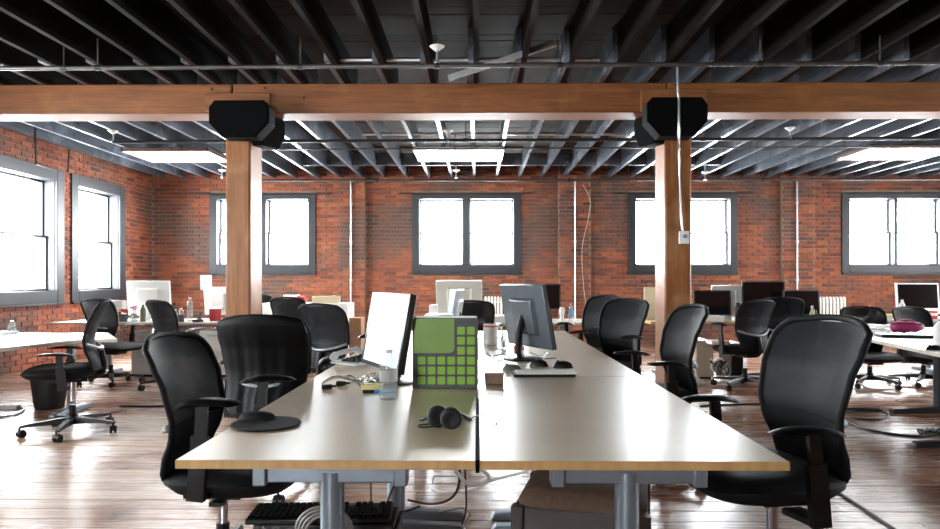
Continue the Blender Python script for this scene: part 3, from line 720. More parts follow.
        m.grid(lambda u, v: pad(u, v, 1), 8, 12, lambda u, v: pad(u, v, -1)); d[nm + 'pad'] = (m.mesh('arm_pad', 60), 'black_plastic')
    for me, mt in d.values(): me.materials.append(M[mt])
    return d
CH = chair_meshes()
GRP = 'black mesh swivel chairs'
def chair(x, y, yaw, label, dz=0.0, arm=0.0, spin=20, group=GRP):
    t = thing('office_chair', label, 'chair', (x, y, 0), R(yaw), group)
    b = link('base', CH['base'][0], t); b.rotation_euler = (0, 0, R(spin))
    for k in range(5):
        a = 2 * math.pi * k / 5; c = link('caster', CH['caster'][0], b, (0.335 * math.cos(a), 0.335 * math.sin(a), 0)); c.rotation_euler = (0, 0, a + 1.3 * math.sin(k * 7 + x * 9))
    g = link('gas_lift', CH['lift'][0], t)
    p = link('piston', CH['rod'][0], g, (0, 0, 0)); p.scale = (1, 1, 1 + dz / 0.32)
    z = (0.03, 0, dz)
    link('mechanism', CH['mechanism'][0], t, z); link('seat', CH['seat'][0], t, z)
    f = link('back_frame', CH['frame'][0], t, z); link('backrest', CH['backrest'][0], t, z); link('lumbar_pad', CH['lumbar'][0], t, z)
    link('support_bar', CH['bar'][0], t, z); link('back_spine', CH['spine'][0], t, z)
    for s in ('armL', 'armR'):
        a = link('armrest', CH[s][0], t, z); link('arm_pad', CH[s + 'pad'][0], a, (0, 0, arm))
        if arm: a.scale = (1, 1, 1 + arm / 0.72); a.children[0].location = (0, 0, 0)
    return t
chair(-1.03, 2.70, -3, 'black swivel chair pulled up beside the round mouse pad', 0.0, 0.045, 30)
c2 = chair(-1.17, 3.86, 86, 'black swivel chair with a black jacket hung over its back', 0.02, 0.0, 60)
chair(1.05, 2.40, 190, 'black swivel chair at the bare bench desk above the upholstered stool', 0.085, -0.07, 10)
chair(1.14, 4.20, 187, 'black swivel chair directly before the timber post with the switch box', 0.06, -0.06, 40)
chair(1.10, 5.55, 216, 'black swivel chair, front one of the pair at the far bench end', 0.06, -0.02, 15)
chair(1.09, 6.50, 212, 'black swivel chair, rear one of the pair at the far bench end', 0.07, -0.02, 50)
chair(-1.22, 5.75, 62, 'black swivel chair with a pale support bar behind the bench phone', 0.02, 0.0, 0)
chair(-2.42, 8.8, 80, 'black swivel chair before the pale counter with the red packet', 0.0, 0.0, 30)
chair(-3.45, 10.55, 95, 'black swivel chair half hidden behind the left-hand timber post', 0.0, 0.0, 0)
cl1 = FL(70, 432); chair(-3.19, 5.24, 205, 'black swivel chair tucked under the bent-edge desk, waste bin behind', 0.06, -0.13, 8)
chair(-4.25, 7.72, -12, 'black swivel chair standing before the magazine file and red flowers', 0.0, -0.05, 25)
chair(-3.36, 7.40, 56, 'black swivel chair facing the olive bottle on the rear desk', 0.0, -0.05, 12)
chair(2.98, 7.5, 112, 'black swivel chair by the computer tower and cable tangle', 0.0, 0.0, 35)
chair(3.48, 7.85, 84, 'black swivel chair facing the middle of the three dark monitors', 0.02, 0.0, 5)
chair(4.45, 7.65, -96, 'low black swivel chair at the end of the side desk by the papers', -0.09, 0.0, 28)
chair(-0.06, 7.3, 88, 'black swivel chair before the beige all-in-one computer', 0.0, 0.0, 28)
chair(5.12, 7.75, -80, 'low black swivel chair behind the magenta bag, facing away from the silver computer', -0.10, -0.04, 20)

# jacket over the second chair
jk = thing('jacket', 'black jacket draped over the back of a swivel chair', 'jacket', c2.location, c2.rotation_euler[2])
def jac(u, v, off):
    s = v * 2.0                                    # 0..1 outside from hem to top, 1..2 inside
    uu = 2 * u - 1; fold = 0.006 * math.sin(uu * 9 + 1.0) + 0.003 * math.sin(uu * 23 + 2 * s)
    if s <= 1: vv = 0.02 + 1.0 * s; o = 0.030 + fold * (1.3 - s) + off
    else: vv = 1.02 - 0.62 * (s - 1); o = -0.028 - off
    if 0.88 < s < 1.12: o = (0.030 + off) * math.cos((s - 0.88) / 0.24 * math.pi)
    p = back_pt(uu * 1.04, min(1, vv), o, 1.0); p.x += 0.03; p.z += 0.02 + (0.010 + off if 0.85 < s < 1.15 else 0) * (1 - abs(s - 1) / 0.15)
    if s < 1: p.x -= 0.02 * (1 - s); p.y *= 1.0 + 0.05 * (1 - s)
    return p
MB().grid(lambda u, v: jac(u, v, 0.008), 30, 40, lambda u, v: jac(u, v, 0.0)).build('cloth', 'jacket_cloth', jk, smooth=70)

# ------------------------------------------------------------------ monitors
def monitor(loc, face, w, h, label, tilt=8, lift=0.07, shell='monitor_black', scr='screen_dark', bez='monitor_black', kind='monitor', thick=0.03, stand='disc'):
    """face = compass angle of the screen normal; local -Y is the screen side"""
    t = thing('computer_monitor' if kind == 'monitor' else 'desktop_computer', label, 'monitor' if kind == 'monitor' else 'computer', loc, R(face + 90))
    tm = Matrix.Rotation(R(-tilt), 3, 'X'); cz = lift + h / 2; c = Vector((0, 0, cz))
    def pl(x, y, z): return c + tm @ Vector((x, y, z))
    def blk(a, b, name, mt, bev=0.004):
        m = MB(); m.prism([(a[0], a[2]), (b[0], a[2]), (b[0], b[2]), (a[0], b[2])], lambda p, d: pl(p[0], d, p[1]), a[1], b[1]); return m.build(name, mt, t, bevel=bev)
    W, Hh = w / 2, h / 2; chin = 0.07 if kind != 'monitor' else 0.018
    blk((-W, -thick / 2, -Hh), (W, thick / 2, Hh), 'housing', shell)
    m = MB(); m.prism([(-W * 0.55, -Hh * 0.6), (W * 0.55, -Hh * 0.6), (W * 0.55, Hh * 0.6), (-W * 0.55, Hh * 0.6)], lambda p, d: pl(p[0] * (1 - d * 8), thick / 2 + d, p[1] * (1 - d * 6)), -0.002, 0.022); m.build('back_bulge', shell, t, bevel=0.006)
    m = MB(); y0, y1 = -thick / 2 - 0.006, -thick / 2 + 0.001
    for a, b in (((-W, -Hh), (W, -Hh + chin)), ((-W, Hh - 0.018), (W, Hh)), ((-W, -Hh + chin), (-W + 0.018, Hh - 0.018)), ((W - 0.018, -Hh + chin), (W, Hh - 0.018))):
        m.prism([(a[0], a[1]), (b[0], a[1]), (b[0], b[1]), (a[0], b[1])], lambda p, d: pl(p[0], d, p[1]), y0, y1)
    m.build('bezel', bez, t)
    blk((-W + 0.017, -thick / 2 - 0.003, -Hh + chin), (W - 0.017, -thick / 2 + 0.001, Hh - 0.017), 'screen', scr, 0)
    if stand == 'disc':
        MB().lathe([(0.115, 0.0), (0.115, 0.008), (0.09, 0.014), (0.03, 0.018)], (0, 0.02, 0), 24).build('stand_base', shell if kind != 'monitor' else 'monitor_black', t)
        MB().tube(smooth_path([(0, 0.03, 0.012), (0, 0.05, 0.06), (0, 0.045, cz * 0.7), (0, 0.02, cz)], 4), 0.022, 10).build('stand_neck', 'monitor_black', t)
    else:
        m = MB(); m.prism([(-0.09, 0.10), (-0.095, 0.095), (0.06, 0.0), (0.065, 0.006)], lambda p, d: Vector((d, p[1] * 0 - p[0] * 1.0, 0.004 if p[1] < 0.05 else 0.008)), -0.1, 0.1)
        MB().b2((-0.095, -0.09, 0), (0.095, 0.09, 0.006)).build('stand_base', shell, t)
        MB().bar((0, 0.085, 0.005), (0, 0.015, cz - 0.02), 0.16, 0.008, (0, 1, 0)).build('stand_neck', shell, t)
    return t
def on(x, y, z=ZT): return T(x, y, z)
monitor(on(388, 382.5), 208, 0.49, 0.345, 'computer monitor with a bright white screen beside the water bottle', 10, 0.065, scr='screen_glare', thick=0.026)
monitor(on(526, 359), 27, 0.50, 0.375, 'dark grey monitor seen from behind on the bench, mug beside it', 11, 0.07, shell='monitor_grey', thick=0.022)
a = P(455, 330, 5.0); monitor((a.x, 5.0, ZT), 174, 0.50, 0.33, 'silver-edged monitor seen nearly edge-on behind the green box', 9, 0.07, shell='silver_plastic', bez='silver_plastic', thick=0.035)
Yc = ybc + 0.35
a = P(459, 300, Yc); monitor((a.x, Yc, ZL), 86, 0.56, 0.42, 'beige-backed all-in-one computer below the central far window', 6, 0.075, shell='imac_beige', kind='imac', stand='plate')
ic = MB().cyl((0, 0, 0), (0, 0.002, 0), 0.02, 14)
a = P(541, 300, Yc + 0.3); monitor((a.x, Yc + 0.3, ZL), 268, 0.49, 0.32, 'black monitor under the brick wall beside the clear blue-capped bottle', 4, 0.13)
Ym = ybr + 0.38
a = P(712, 303, Ym); monitor((a.x, Ym, ZL), 262, 0.44, 0.31, 'black square-ish monitor directly behind the post with the switch box', 4, 0.06)
a = P(721, 300, Ym + 0.6); monitor((a.x, Ym + 0.38, ZL), 80, 0.40, 0.28, 'white-backed computer peeking out behind the black monitor by the post', 4, 0.15, shell='alu', kind='imac', stand='plate')
a = P(763, 300, Ym + 0.2); monitor((a.x, Ym + 0.2, ZL), 264, 0.52, 0.34, 'black widescreen monitor, highest of the three on the maple desk', 4, 0.14)
a = P(801, 303, Ym - 0.05); monitor((a.x, Ym - 0.05, ZL), 276, 0.47, 0.32, 'black monitor at the maple desk end beside the white radiator', 4, 0.06)
Yr = yfr + 0.4
a = P(917, 300, Yr); monitor((a.x, Yr, ZL), 268, 0.54, 0.40, 'silver-framed all-in-one computer with a dark screen below the far right window', 5, 0.06, shell='alu', bez='alu', kind='imac', stand='plate')
Yl = yb0 + 0.5
a = P(149, 298, Yl); monitor((a.x, Yl, ZW), 80, 0.62, 0.45, 'large white-backed screen on the desk with the red flowers', 5, 0.06, shell='cab_white', kind='imac', stand='plate')
a = P(219, 298, Yl - 0.05); monitor((a.x, Yl - 0.05, ZW), 70, 0.46, 0.36, 'white-backed screen half hidden by the left-hand timber post', 5, 0.07, shell='cab_white', kind='imac', stand='plate')

# ------------------------------------------------------------------ things on the central bench
# green and grey display box
g0 = on(412.5, 388.5); g1 = on(477.5, 388.5); gw = g1.x - g0.x; gh = (388.5 - 318) * g0.y / F
t = thing('file_box', 'grey file box with a grid of green squares beside the white-screened monitor', 'box', (g0.x + gw / 2, g0.y, ZT))
MB().b2((-gw / 2, 0, 0), (gw / 2, 0.10, gh)).build('case', 'folder_grey', t, bevel=0.003)
MB().b2((-gw / 2 + 0.004, 0.004, gh), (gw / 2 - 0.004, 0.096, gh + 0.004)).build('top_paper', 'paper', t)
def rsq(cx, cz, hx, hz, r, name, mt, y=-0.003, only=None):
    pts = []
    for sx, sz, a0 in ((1, 1, 0), (-1, 1, 90), (-1, -1, 180), (1, -1, 270)):
        rr = r if (only is None or (sx, sz) in only) else 0.0006
        for k in range(4): an = R(a0 + 30 * k); pts.append((cx + sx * (hx - rr) + rr * math.cos(an), cz + sz * (hz - rr) + rr * math.sin(an)))
    MB().prism(pts, lambda p, d: Vector((p[0], d, p[1])), y, 0.001).build(name, mt, t)
sg = g0.y / F
for r in range(6):
    for c in range(6):
        if r < 3 and c < 4: continue
        rsq(-gw / 2 + (421.7 + 9.85 * c - 412.5) * sg, (388.5 - (330.6 + 9.95 * r)) * sg, 3.9 * sg, 3.9 * sg, 1.2 * sg, 'green_square', 'folder_green')
rsq(-gw / 2 + 21.5 * sg, gh - 17.8 * sg, 20.3 * sg, 17.2 * sg, 5 * sg, 'green_panel', 'folder_green2', only=[(1, -1)])
# mouse pad with wrist rest
c = on(266, 424.5)
t = thing('mouse_pad', 'round black mouse pad with a raised wrist rest on the bench desk', 'mouse pad', (c.x, c.y, ZT))
MB().lathe([(0.108, 0.0), (0.111, 0.003), (0.109, 0.006)], n=40).build('pad', 'pad_fabric', t)
m = MB()
def wr(u, v, s):
    a = 2 * u - 1; b = 2 * v - 1; n = 2.4; rr = (abs(a) ** n + abs(b) ** n) ** (1 / n); mx = max(abs(a), abs(b)); k = mx / rr if rr else 1; ed = mx
    x = 0.062 * a * k; y = 0.026 * b * k + 0.12 * x * x * 8
    return Vector((-0.052 + x * 1.0 + y * 0.4, 0.066 + y * 1.2 - x * 0.1, 0.006 + (0.024 * (1 - ed ** 2.5) ** 0.5 if s > 0 else -0.001)))
m.grid(lambda u, v: wr(u, v, 1), 14, 8, lambda u, v: wr(u, v, 0)); m.build('wrist_rest', 'pad_fabric', t, smooth=70)
# water bottle
def bottle(loc, h, r, label, mt='clear_plastic', cap='white_paint', lab=None, cat='bottle'):
    t = thing('bottle', label, cat, loc)
    pr = [(r * 0.92, 0), (r, 0.02 * h), (r, 0.10 * h), (r * 0.94, 0.14 * h), (r, 0.18 * h), (r, 0.26 * h), (r * 0.95, 0.30 * h), (r, 0.34 * h), (r, 0.62 * h), (r * 0.96, 0.70 * h), (r * 0.75, 0.80 * h), (r * 0.42, 0.88 * h), (r * 0.40, 0.93 * h)]
    MB().lathe(pr, n=22).build('body', mt, t, smooth=60)
    MB().lathe([(r * 0.46, 0.93 * h), (r * 0.46, 0.995 * h), (r * 0.42, h)], n=18).build('cap', cap, t)
    if lab: MB().lathe([(r * 1.012, 0.37 * h), (r * 1.012, 0.60 * h)], n=22, cap=False).build('paper_label', lab, t)
    return t
a = on(388.5, 399); bottle(a, 49.5 * a.y / F, 9.2 * a.y / F, 'clear plastic water bottle standing before the white-screened monitor', cap='cab_white', lab='cab_grey')
# headphones
c = on(446, 430)
t = thing('headphones', 'black over-ear headphones lying on the bench desk before the green box', 'headphones', (c.x, c.y, ZT))
for k, (dx, dy, yaw, tl) in enumerate(((-0.028, 0.03, 20, 10), (0.016, 0.0, 8, -6))):
    mm = Matrix.Translation((dx, dy, 0.036)) @ Matrix.Rotation(R(yaw), 4, 'Z') @ Matrix.Rotation(R(90 - tl), 4, 'X')
    for nm, prof, mt in (('ear_cup', [(0.024, -0.024), (0.032, -0.018), (0.034, -0.004), (0.030, 0.0)], 'black_plastic'), ('ear_pad', [(0.014, 0.006), (0.022, 0.013), (0.031, 0.011), (0.035, 0.002), (0.033, -0.004)], 'rubber')):
        l = MB().lathe(prof, n=24); l.v = [mm @ v for v in l.v]; l.build(nm, mt, t, smooth=60)
MB().tube(smooth_path([(-0.03, 0.045, 0.05), (-0.075, 0.06, 0.022), (-0.085, 0.10, 0.014), (-0.03, 0.135, 0.012), (0.05, 0.12, 0.012), (0.075, 0.07, 0.02), (0.035, 0.02, 0.05)], 6), 0.006, 8).build('headband', 'black_plastic', t)
MB().tube(smooth_path([(-0.03, 0.03, 0.006), (-0.08, 0.02, 0.004), (-0.09, 0.05, 0.004), (-0.05, 0.07, 0.004)], 5), 0.0025, 6).build('lead', 'black_cable', t)
z = ZT + 0.004
cable([on(455, 417, z), on(468, 419, z), on(480, 415, z), on(490, 419, z), on(497, 421, z), on(495, 425, z)], 0.0022, 'grey_cable', 'thin looped headphone lead crossing the bench seam')
cable([on(479, 400, z), on(477, 392, z), on(480, 382, z), on(479, 372, z), on(484, 362, z)], 0.0025, 'black_cable', 'black cable along the bench seam beside the green box')
# telephone at the far left bench edge
c = on(357, 363)
t = thing('desk_phone', 'white and black desk telephone at the bench edge beside the screen', 'telephone', (c.x, c.y, ZT), R(-35))
MB().prism([(-0.11, 0), (0.11, 0), (0.11, 0.035), (-0.11, 0.012)], lambda p, d: Vector((d, p[0], p[1])), -0.10, 0.10).build('body', 'cab_white', t, bevel=0.006)
m = MB()
for i in range(4):
    for j in range(5): m.box((-0.03 + 0.034 * i, -0.07 + 0.034 * j, 0.022 + 0.0035 * j), (0.022, 0.020, 0.012))
m.build('keypad', 'black_plastic', t)
MB().tube(smooth_path([(-0.08, -0.11, 0.03), (-0.085, -0.07, 0.052), (-0.085, 0.06, 0.066), (-0.08, 0.11, 0.05)], 4), [0.022] * 4 + [0.014] * 5 + [0.022] * 4, 10).build('handset', 'cab_white', t)
# adapters and tangle
c = on(326, 390, z); c2_ = on(338, 387, z)
for cc, rz, lb in ((on(327, 389), 0.5, 'small black plug adapter, outermost on the bench beside the yellow notes'), (on(341, 385.5), 0.2, 'small black plug adapter between the tangle and the outer plug')):
    t = thing('plug_adapter', lb, 'adapter', cc, rz); MB().b2((-0.022, -0.012, 0), (0.022, 0.012, 0.02)).build('block', 'black_plastic', t, bevel=0.004); MB().cyl((0.022, 0, 0.01), (0.04, 0, 0.01), 0.005, 8).build('plug_neck', 'rubber', t)
cable([on(330, 388, z), on(322, 383, z), on(336, 376, z), on(352, 380, z), on(362, 381, z)], 0.0028, 'black_cable', 'black cable looping from the outer plug adapter')
cable([on(345, 385, z), on(352, 381, z), on(345, 377, z), on(352, 376, z), on(360, 385, z)], 0.0028, 'black_cable', 'black cable looping from the inner plug adapter')
def tangle(paths, r, material, label):
    m = MB()
    for p in paths: m.tube(smooth_path(p), r, 6)
    return tag(m.build('cable', material), label, 'cable')
def swirl(px, py, k): return [on(px + 6 * math.cos(i * 1.3 + k), py + 2.5 * math.sin(i * 1.3 + k), ZT + 0.006 + 0.012 * (i % 3)) for i in range(14)]
tangle([swirl(366, 379, 0) + swirl(370, 382, 2)], 0.003, 'galv', 'silver cable bundled in loops behind the yellow sticky notes')
tangle([swirl(373, 375.5, 1)], 0.003, 'black_cable', 'black cable bundled in loops between the notes and the white-screened monitor')
c = on(371, 390)
t = thing('sticky_notes', 'pad of yellow sticky notes beside the water bottle', 'sticky notes', c, R(-4)); MB().b2((-0.042, 0, 0), (0.042, 0.06, 0.022)).build('pad', 'yellow_note', t)
for i in range(4): MB().b2((-0.0425, -0.0005, 0.004 + i * 0.005), (0.0425, 0.0605, 0.005 + i * 0.005)).build('sheet_edge', 'cream', t)
c = on(381, 393)
t = thing('marker_pen', 'blue and black marker pen lying before the yellow notes', 'pen', c, R(4))
MB().cyl((-0.03, 0, 0.007), (0.06, 0, 0.007), 0.006, 10).build('barrel', 'blue_plastic', t); MB().cyl((-0.075, 0, 0.007), (-0.028, 0, 0.007), 0.0066, 10).build('pen_cap', 'black_plastic', t)
# right side clutter round the grey monitor
a = on(490.5, 345)
t = thing('mug', 'white mug with a grey and red label beside the grey monitor', 'mug', a)
rr = 7.2 * a.y / F; hh = 21 * a.y / F
MB().lathe([(rr * 0.95, 0), (rr, 0.004), (rr, hh), (rr * 0.9, hh), (rr * 0.88, 0.01)], n=24, cap=True).build('cup', 'can_label', t)
MB().lathe([(rr * 1.01, hh * 0.86), (rr * 1.01, hh * 0.94)], n=24, cap=False).build('stripe', 'red_plastic', t)
MB().tube(smooth_path([(rr, 0, hh * 0.8), (rr * 1.6, 0, hh * 0.75), (rr * 1.6, 0, hh * 0.3), (rr, 0, hh * 0.2)], 4), 0.006, 8).build('handle', 'white_paint', t)
a = on(503, 349); t = thing('glass_jar', 'clear glass of pens and odds beside the white mug', 'jar', a); r_ = 7 * a.y / F
MB().lathe([(r_ * 0.85, 0), (r_, 0.08), (r_ * 1.02, 0.085), (r_ * 0.9, 0.083), (r_ * 0.8, 0.006)], n=20).build('glass', 'clear_plastic', t)
for k in range(4): MB().cyl((0.008 * math.cos(k * 1.7), 0.008 * math.sin(k * 1.7), 0.008), (0.02 * math.cos(k * 1.7), 0.02 * math.sin(k * 1.7), 0.11), 0.004, 6).build('pen', ('green_leaf', 'cable_tie', 'white_paint', 'olive_glass')[k], t)
a = on(519, 350); t = thing('tape_roll', 'small red tape roll behind the grey monitor neck', 'tape', a); MB().lathe([(0.035, 0), (0.035, 0.03), (0.02, 0.03), (0.02, 0), (0.035, 0)], n=20, cap=False).build('roll', 'red_plastic', t)
a = on(494, 385); t = thing('card_block', 'small brown leather box on the bench beside the green file box', 'box', (a.x, a.y, ZT), R(-6))
MB().b2((-0.042, 0, 0), (0.042, 0.03, 0.052)).build('body', 'leather_brown', t, bevel=0.005); MB().b2((-0.043, -0.001, 0.034), (0.043, 0.031, 0.054)).build('lid', 'leather_brown', t, bevel=0.003)
a = on(545, 377); t = thing('notebook', 'thin dark notebook topped with white paper before the grey monitor', 'notebook', (a.x, a.y, ZT), R(2))
MB().b2((-0.15, 0, 0), (0.15, 0.14, 0.012)).build('cover', 'black_plastic', t, bevel=0.002); MB().b2((-0.135, 0.004, 0.012), (0.16, 0.137, 0.018)).build('sheets', 'paper', t)
def mouse(a, mt, label, rz=0):
    t = thing('computer_mouse', label, 'mouse', a, rz)
    def q(u, v, s):
        aa = 2 * u - 1; b = 2 * v - 1; n = 2.3; rr = (abs(aa) ** n + abs(b) ** n) ** (1 / n); mx = max(abs(aa), abs(b)); k = mx / rr if rr else 1
        return Vector((0.030 * aa * k, 0.055 * b * k, 0.036 * (1 - mx ** 2.4) ** 0.5 if s else 0))
    MB().grid(lambda u, v: q(u, v, 1), 10, 12, lambda u, v: q(u, v, 0)).build('shell', mt, t, smooth=70)
    MB().cyl((-0.004, 0.028, 0.031), (0.004, 0.028, 0.031), 0.008, 10).build('wheel', 'rubber', t)
mouse(on(512, 371), 'cable_tie', 'grey computer mouse at the notebook corner', R(70)); mouse(on(539, 366), 'black_plastic', 'black computer mouse under the grey monitor', R(60))
mouse(on(563, 367.5), 'black_plastic', 'black computer mouse at the outer edge of the notebook', R(85))
for k, pts in enumerate(([(481, 345), (484, 352), (493, 356), (503, 354), (512, 358)], [(480, 338), (487, 350), (498, 360), (510, 357), (516, 350)], [(530, 352), (540, 356), (548, 352), (545, 358), (556, 358)], [(505, 346), (512, 340), (520, 338), (528, 345)], [(498, 362), (505, 356), (513, 352), (520, 356)])):
    cable([on(x, y, ZT + 0.006 + 0.01 * (i % 2)) for i, (x, y) in enumerate(pts)], 0.003, 'black_cable' if k % 2 == 0 else 'grey_cable', ('black cable looping before the white mug', 'grey cable running from the mug to the grey monitor neck', 'black cable lying behind the dark mice', 'grey cable arching over the glass of pens', 'black cable curling round the red tape roll')[k])
# boxes and papers beyond the green box
Yq = 4.3
def simple_box(name, cat, label, x0, y0, x1, y1, Y, depth, zb, mt, trim=None):
    a, b = P(x0, y0, Y), P(x1, y1, Y); w = b.x - a.x; h = a.z - zb
    t = thing(name, label, cat, ((a.x + b.x) / 2, Y, zb))
    MB().b2((-w / 2, 0, 0), (w / 2, depth, h)).build('body', mt, t, bevel=min(0.006, h * 0.2))
    if trim: MB().b2((-w / 2 + 0.004, -0.002, h * 0.45), (w / 2 - 0.004, 0.0, h * 0.75)).build('label_panel', trim, t)
    return t
simple_box('paper_tray', 'tray', 'white paper tray beyond the green box on the bench', 424, 315, 452, 322, 4.1, 0.24, ZT, 'cab_white', 'cable_tie')
simple_box('card_box', 'box', 'small white carton beyond the green box', 429, 305, 437, 318, 5.6, 0.12, ZT, 'cab_white')

# ------------------------------------------------------------------ under the central bench
# upholstered stool
t = thing('stool', 'dark wooden stool with a brown woven seat under the bench desk', 'stool', (0.40, 2.50, 0), R(-14))
def cush(u, v, s):
    a = 2 * u - 1; b = 2 * v - 1; n = 7; rr = (abs(a) ** n + abs(b) ** n) ** (1 / n); mx = max(abs(a), abs(b)); k = mx / rr if rr else 1
    return Vector((0.225 * a * k, 0.215 * b * k, 0.415 + (0.055 * (1 - mx ** 5) ** 0.5 if s else -0.005)))
MB().grid(lambda u, v: cush(u, v, 1), 14, 14, lambda u, v: cush(u, v, 0)).build('seat_cushion', 'stool_fabric', t, smooth=60)
for sx in (-1, 1):
    for sy in (-1, 1): MB().b2((sx * 0.215 - 0.022, sy * 0.205 - 0.022, 0), (sx * 0.215 + 0.022, sy * 0.205 + 0.022, 0.412)).build('leg', 'stool_wood', t, bevel=0.004)
    MB().b2((sx * 0.215 - 0.012, -0.18, 0.33), (sx * 0.215 + 0.012, 0.18, 0.410)).build('apron', 'stool_wood', t)
    MB().b2((-0.19, sx * 0.205 - 0.012, 0.33), (0.19, sx * 0.205 + 0.012, 0.410)).build('apron', 'stool_wood', t)
# upright tower with a keyboard lying on it
t = thing('computer_tower', 'black computer tower standing under the bench beside the round leg', 'computer', (-0.48, 2.16, 0))
MB().b2((-0.22, -0.085, 0.012), (0.22, 0.085, 0.44)).build('case', 'monitor_black', t, bevel=0.006)
MB().b2((0.2205, -0.08, 0.02), (0.232, 0.08, 0.43)).build('front_panel', 'black_plastic', t, bevel=0.004)
for sx in (-0.17, 0.17): MB().b2((sx - 0.02, -0.07, 0), (sx + 0.02, 0.07, 0.014)).build('foot', 'rubber', t)
t = thing('keyboard', 'black keyboard lying on top of the computer tower under the bench', 'keyboard', (-0.50, 2.15, 0.4415), R(3))
MB().b2((-0.225, -0.075, 0), (0.225, 0.075, 0.016)).build('case', 'black_plastic', t, bevel=0.004)
km = MB().box((0, 0, 0), (0.0155, 0.0155, 0.009)).mesh('key', 0); km.materials.append(M['matte_black'])
for i in range(22):
    for j in range(6):
        if i in (15, 19) and j > 2: continue
        link('key', km, t, (-0.21 + 0.02 * i, -0.055 + 0.022 * j, 0.0195))
coil = [Vector((-0.45 - 0.004 * (i // 9) + (0.06 + 0.008 * (i // 9)) * math.cos(i * 0.7), 1.985 + 0.009 * (i // 9), 0.45 + (0.05 + 0.006 * (i // 9)) * math.sin(i * 0.7))) for i in range(36)]
tangle([coil], 0.0045, 'grey_cable', 'coil of grey cable hanging beside the round bench leg')
for k, (pts, mt, r_, lb) in enumerate((
    ([(455, 470, 2.6), (470, 485, 2.7), (492, 480, 2.8), (508, 476, 2.9), (525, 472, 3.0)], 'white_paint', 0.007, 'white cable sagging under the bench seam'),
    ([(432, 489, 3.0), (445, 492, 2.9), (472, 489, 2.8), (489, 478, 2.7), (477, 466, 2.6)], 'white_paint', 0.007, 'white cable looping behind the bench legs'),
    ([(460, 468, 2.7), (458, 488, 2.8), (448, 500, 2.95), (430, 504, 3.05), (408, 500, 3.1)], 'black_cable', 0.006, 'black cable hanging from the bench seam to the desk foot'),
    ([(465, 468, 2.7), (466, 490, 2.8), (466, 510, 2.9), (462, 524, 3.0)], 'black_cable', 0.004, 'thin black cable hanging straight below the bench seam'),
    ([(400, 478, 2.7), (392, 490, 2.8), (388, 505, 2.9), (402, 512, 3.0), (420, 506, 3.05)], 'black_cable', 0.005, 'black cable curling round the rear bench leg'),
    ([(344, 479, 2.2), (349, 481, 2.25), (350, 478, 2.3), (345, 476, 2.35)], 'black_cable', 0.004, 'short black cable end below the bench bracket'),
    ([(371, 478, 2.6), (371, 500, 2.65), (372, 512, 2.7)], 'black_cable', 0.003, 'thin black lead hanging between the two bench legs'),
    ([(465, 522, 3.1), (470, 514, 3.1), (462, 508, 3.15), (440, 512, 3.2)], 'grey_cable', 0.005, 'grey cable on the floor beside the bench foot'))):
    cable([P(x, y, Y) for x, y, Y in pts], r_, mt, lb)

# ------------------------------------------------------------------ floor things
c = FL(39, 411)
t = thing('waste_bin', 'black tapered waste bin on the floor behind the tucked-in chair', 'bin', (c.x, c.y + 0.15, 0))
MB().lathe([(0.115, 0.0), (0.125, 0.02), (0.160, 0.30), (0.168, 0.31), (0.158, 0.31), (0.12, 0.03), (0.02, 0.02)], n=28).build('shell', 'bin_black', t)
MB().tube([(0.166 * math.cos(k * math.pi / 14), 0.166 * math.sin(k * math.pi / 14), 0.308) for k in range(29)], 0.006, 6, False).build('rim', 'bin_black', t)
cable([FL(120, 407) + Vector((0, 0, 0.008)), FL(145, 407) + Vector((0, 0, 0.008)), FL(172, 407) + Vector((0, 0, 0.008)), FL(215, 407.5) + Vector((0, 0, 0.008)), FL(260, 408) + Vector((0, 0, 0.008))], 0.010, 'black_cable', 'straight black cable on the floor behind the mouse pad chair')
cable([FL(-5, 419) + Vector((0, 0, 0.01)), FL(15, 416) + Vector((0, 0, 0.01)), FL(24, 411) + Vector((0, 0, 0.01)), FL(20, 408) + Vector((0, 0, 0.01)), FL(8, 408) + Vector((0, 0, 0.01))], 0.008, 'black_cable', 'black cable curling on the floor beside the waste bin')
t = thing('power_strip', 'grey power strip on the floor beside the waste bin', 'power strip', FL(6, 409)); MB().b2((-0.2, -0.03, 0), (0.12, 0.03, 0.04)).build('body', 'cab_grey', t, bevel=0.006)
for k in range(4): MB().b2((-0.17 + 0.07 * k, -0.015, 0.04), (-0.14 + 0.07 * k, 0.015, 0.043)).build('socket', 'black_plastic', t)
up = Vector((0, 0, 0.008))
cable([FL(842, 418) + up, FL(860, 428) + up, FL(880, 433) + up, FL(912, 437) + up, FL(928, 436) + up, FL(946, 434) + up], 0.010, 'black_cable', 'black cable snaking over the floor to the side desk foot')
cable([FL(845, 413) + up, FL(862, 411) + up, FL(880, 412) + up, FL(889, 416) + up, FL(880, 420) + up, FL(860, 420) + up, FL(850, 418) + up], 0.008, 'black_cable', 'black cable coil on the floor behind the big swivel chair')
cable([FL(838, 493) + up, FL(850, 501) + up, FL(868, 513) + up, FL(895, 531) + up, FL(915, 545) + up], 0.007, 'black_cable', 'thin black cable crossing the floorboards beside the big swivel chair')
cable([FL(700, 407) + up, FL(720, 406) + up, FL(745, 405) + up, FL(765, 405) + up], 0.010, 'black_cable', 'straight black cable on the floor behind the big chair armrest')
t = thing('desk_foot', 'black steel desk foot bar on the floor under the side desk end', 'desk_foot', FL(852, 411)); MB().b2((-0.2, -0.03, 0), (0.26, 0.03, 0.03)).build('bar', 'dark_steel', t, bevel=0.008)  # foot and stub leg of the side desk, built as a separate object
MB().cyl((-0.15, 0, 0.03), (-0.15, 0, 0.3), 0.03, 14).build('stub_leg', 'dark_steel', t)
tw = []
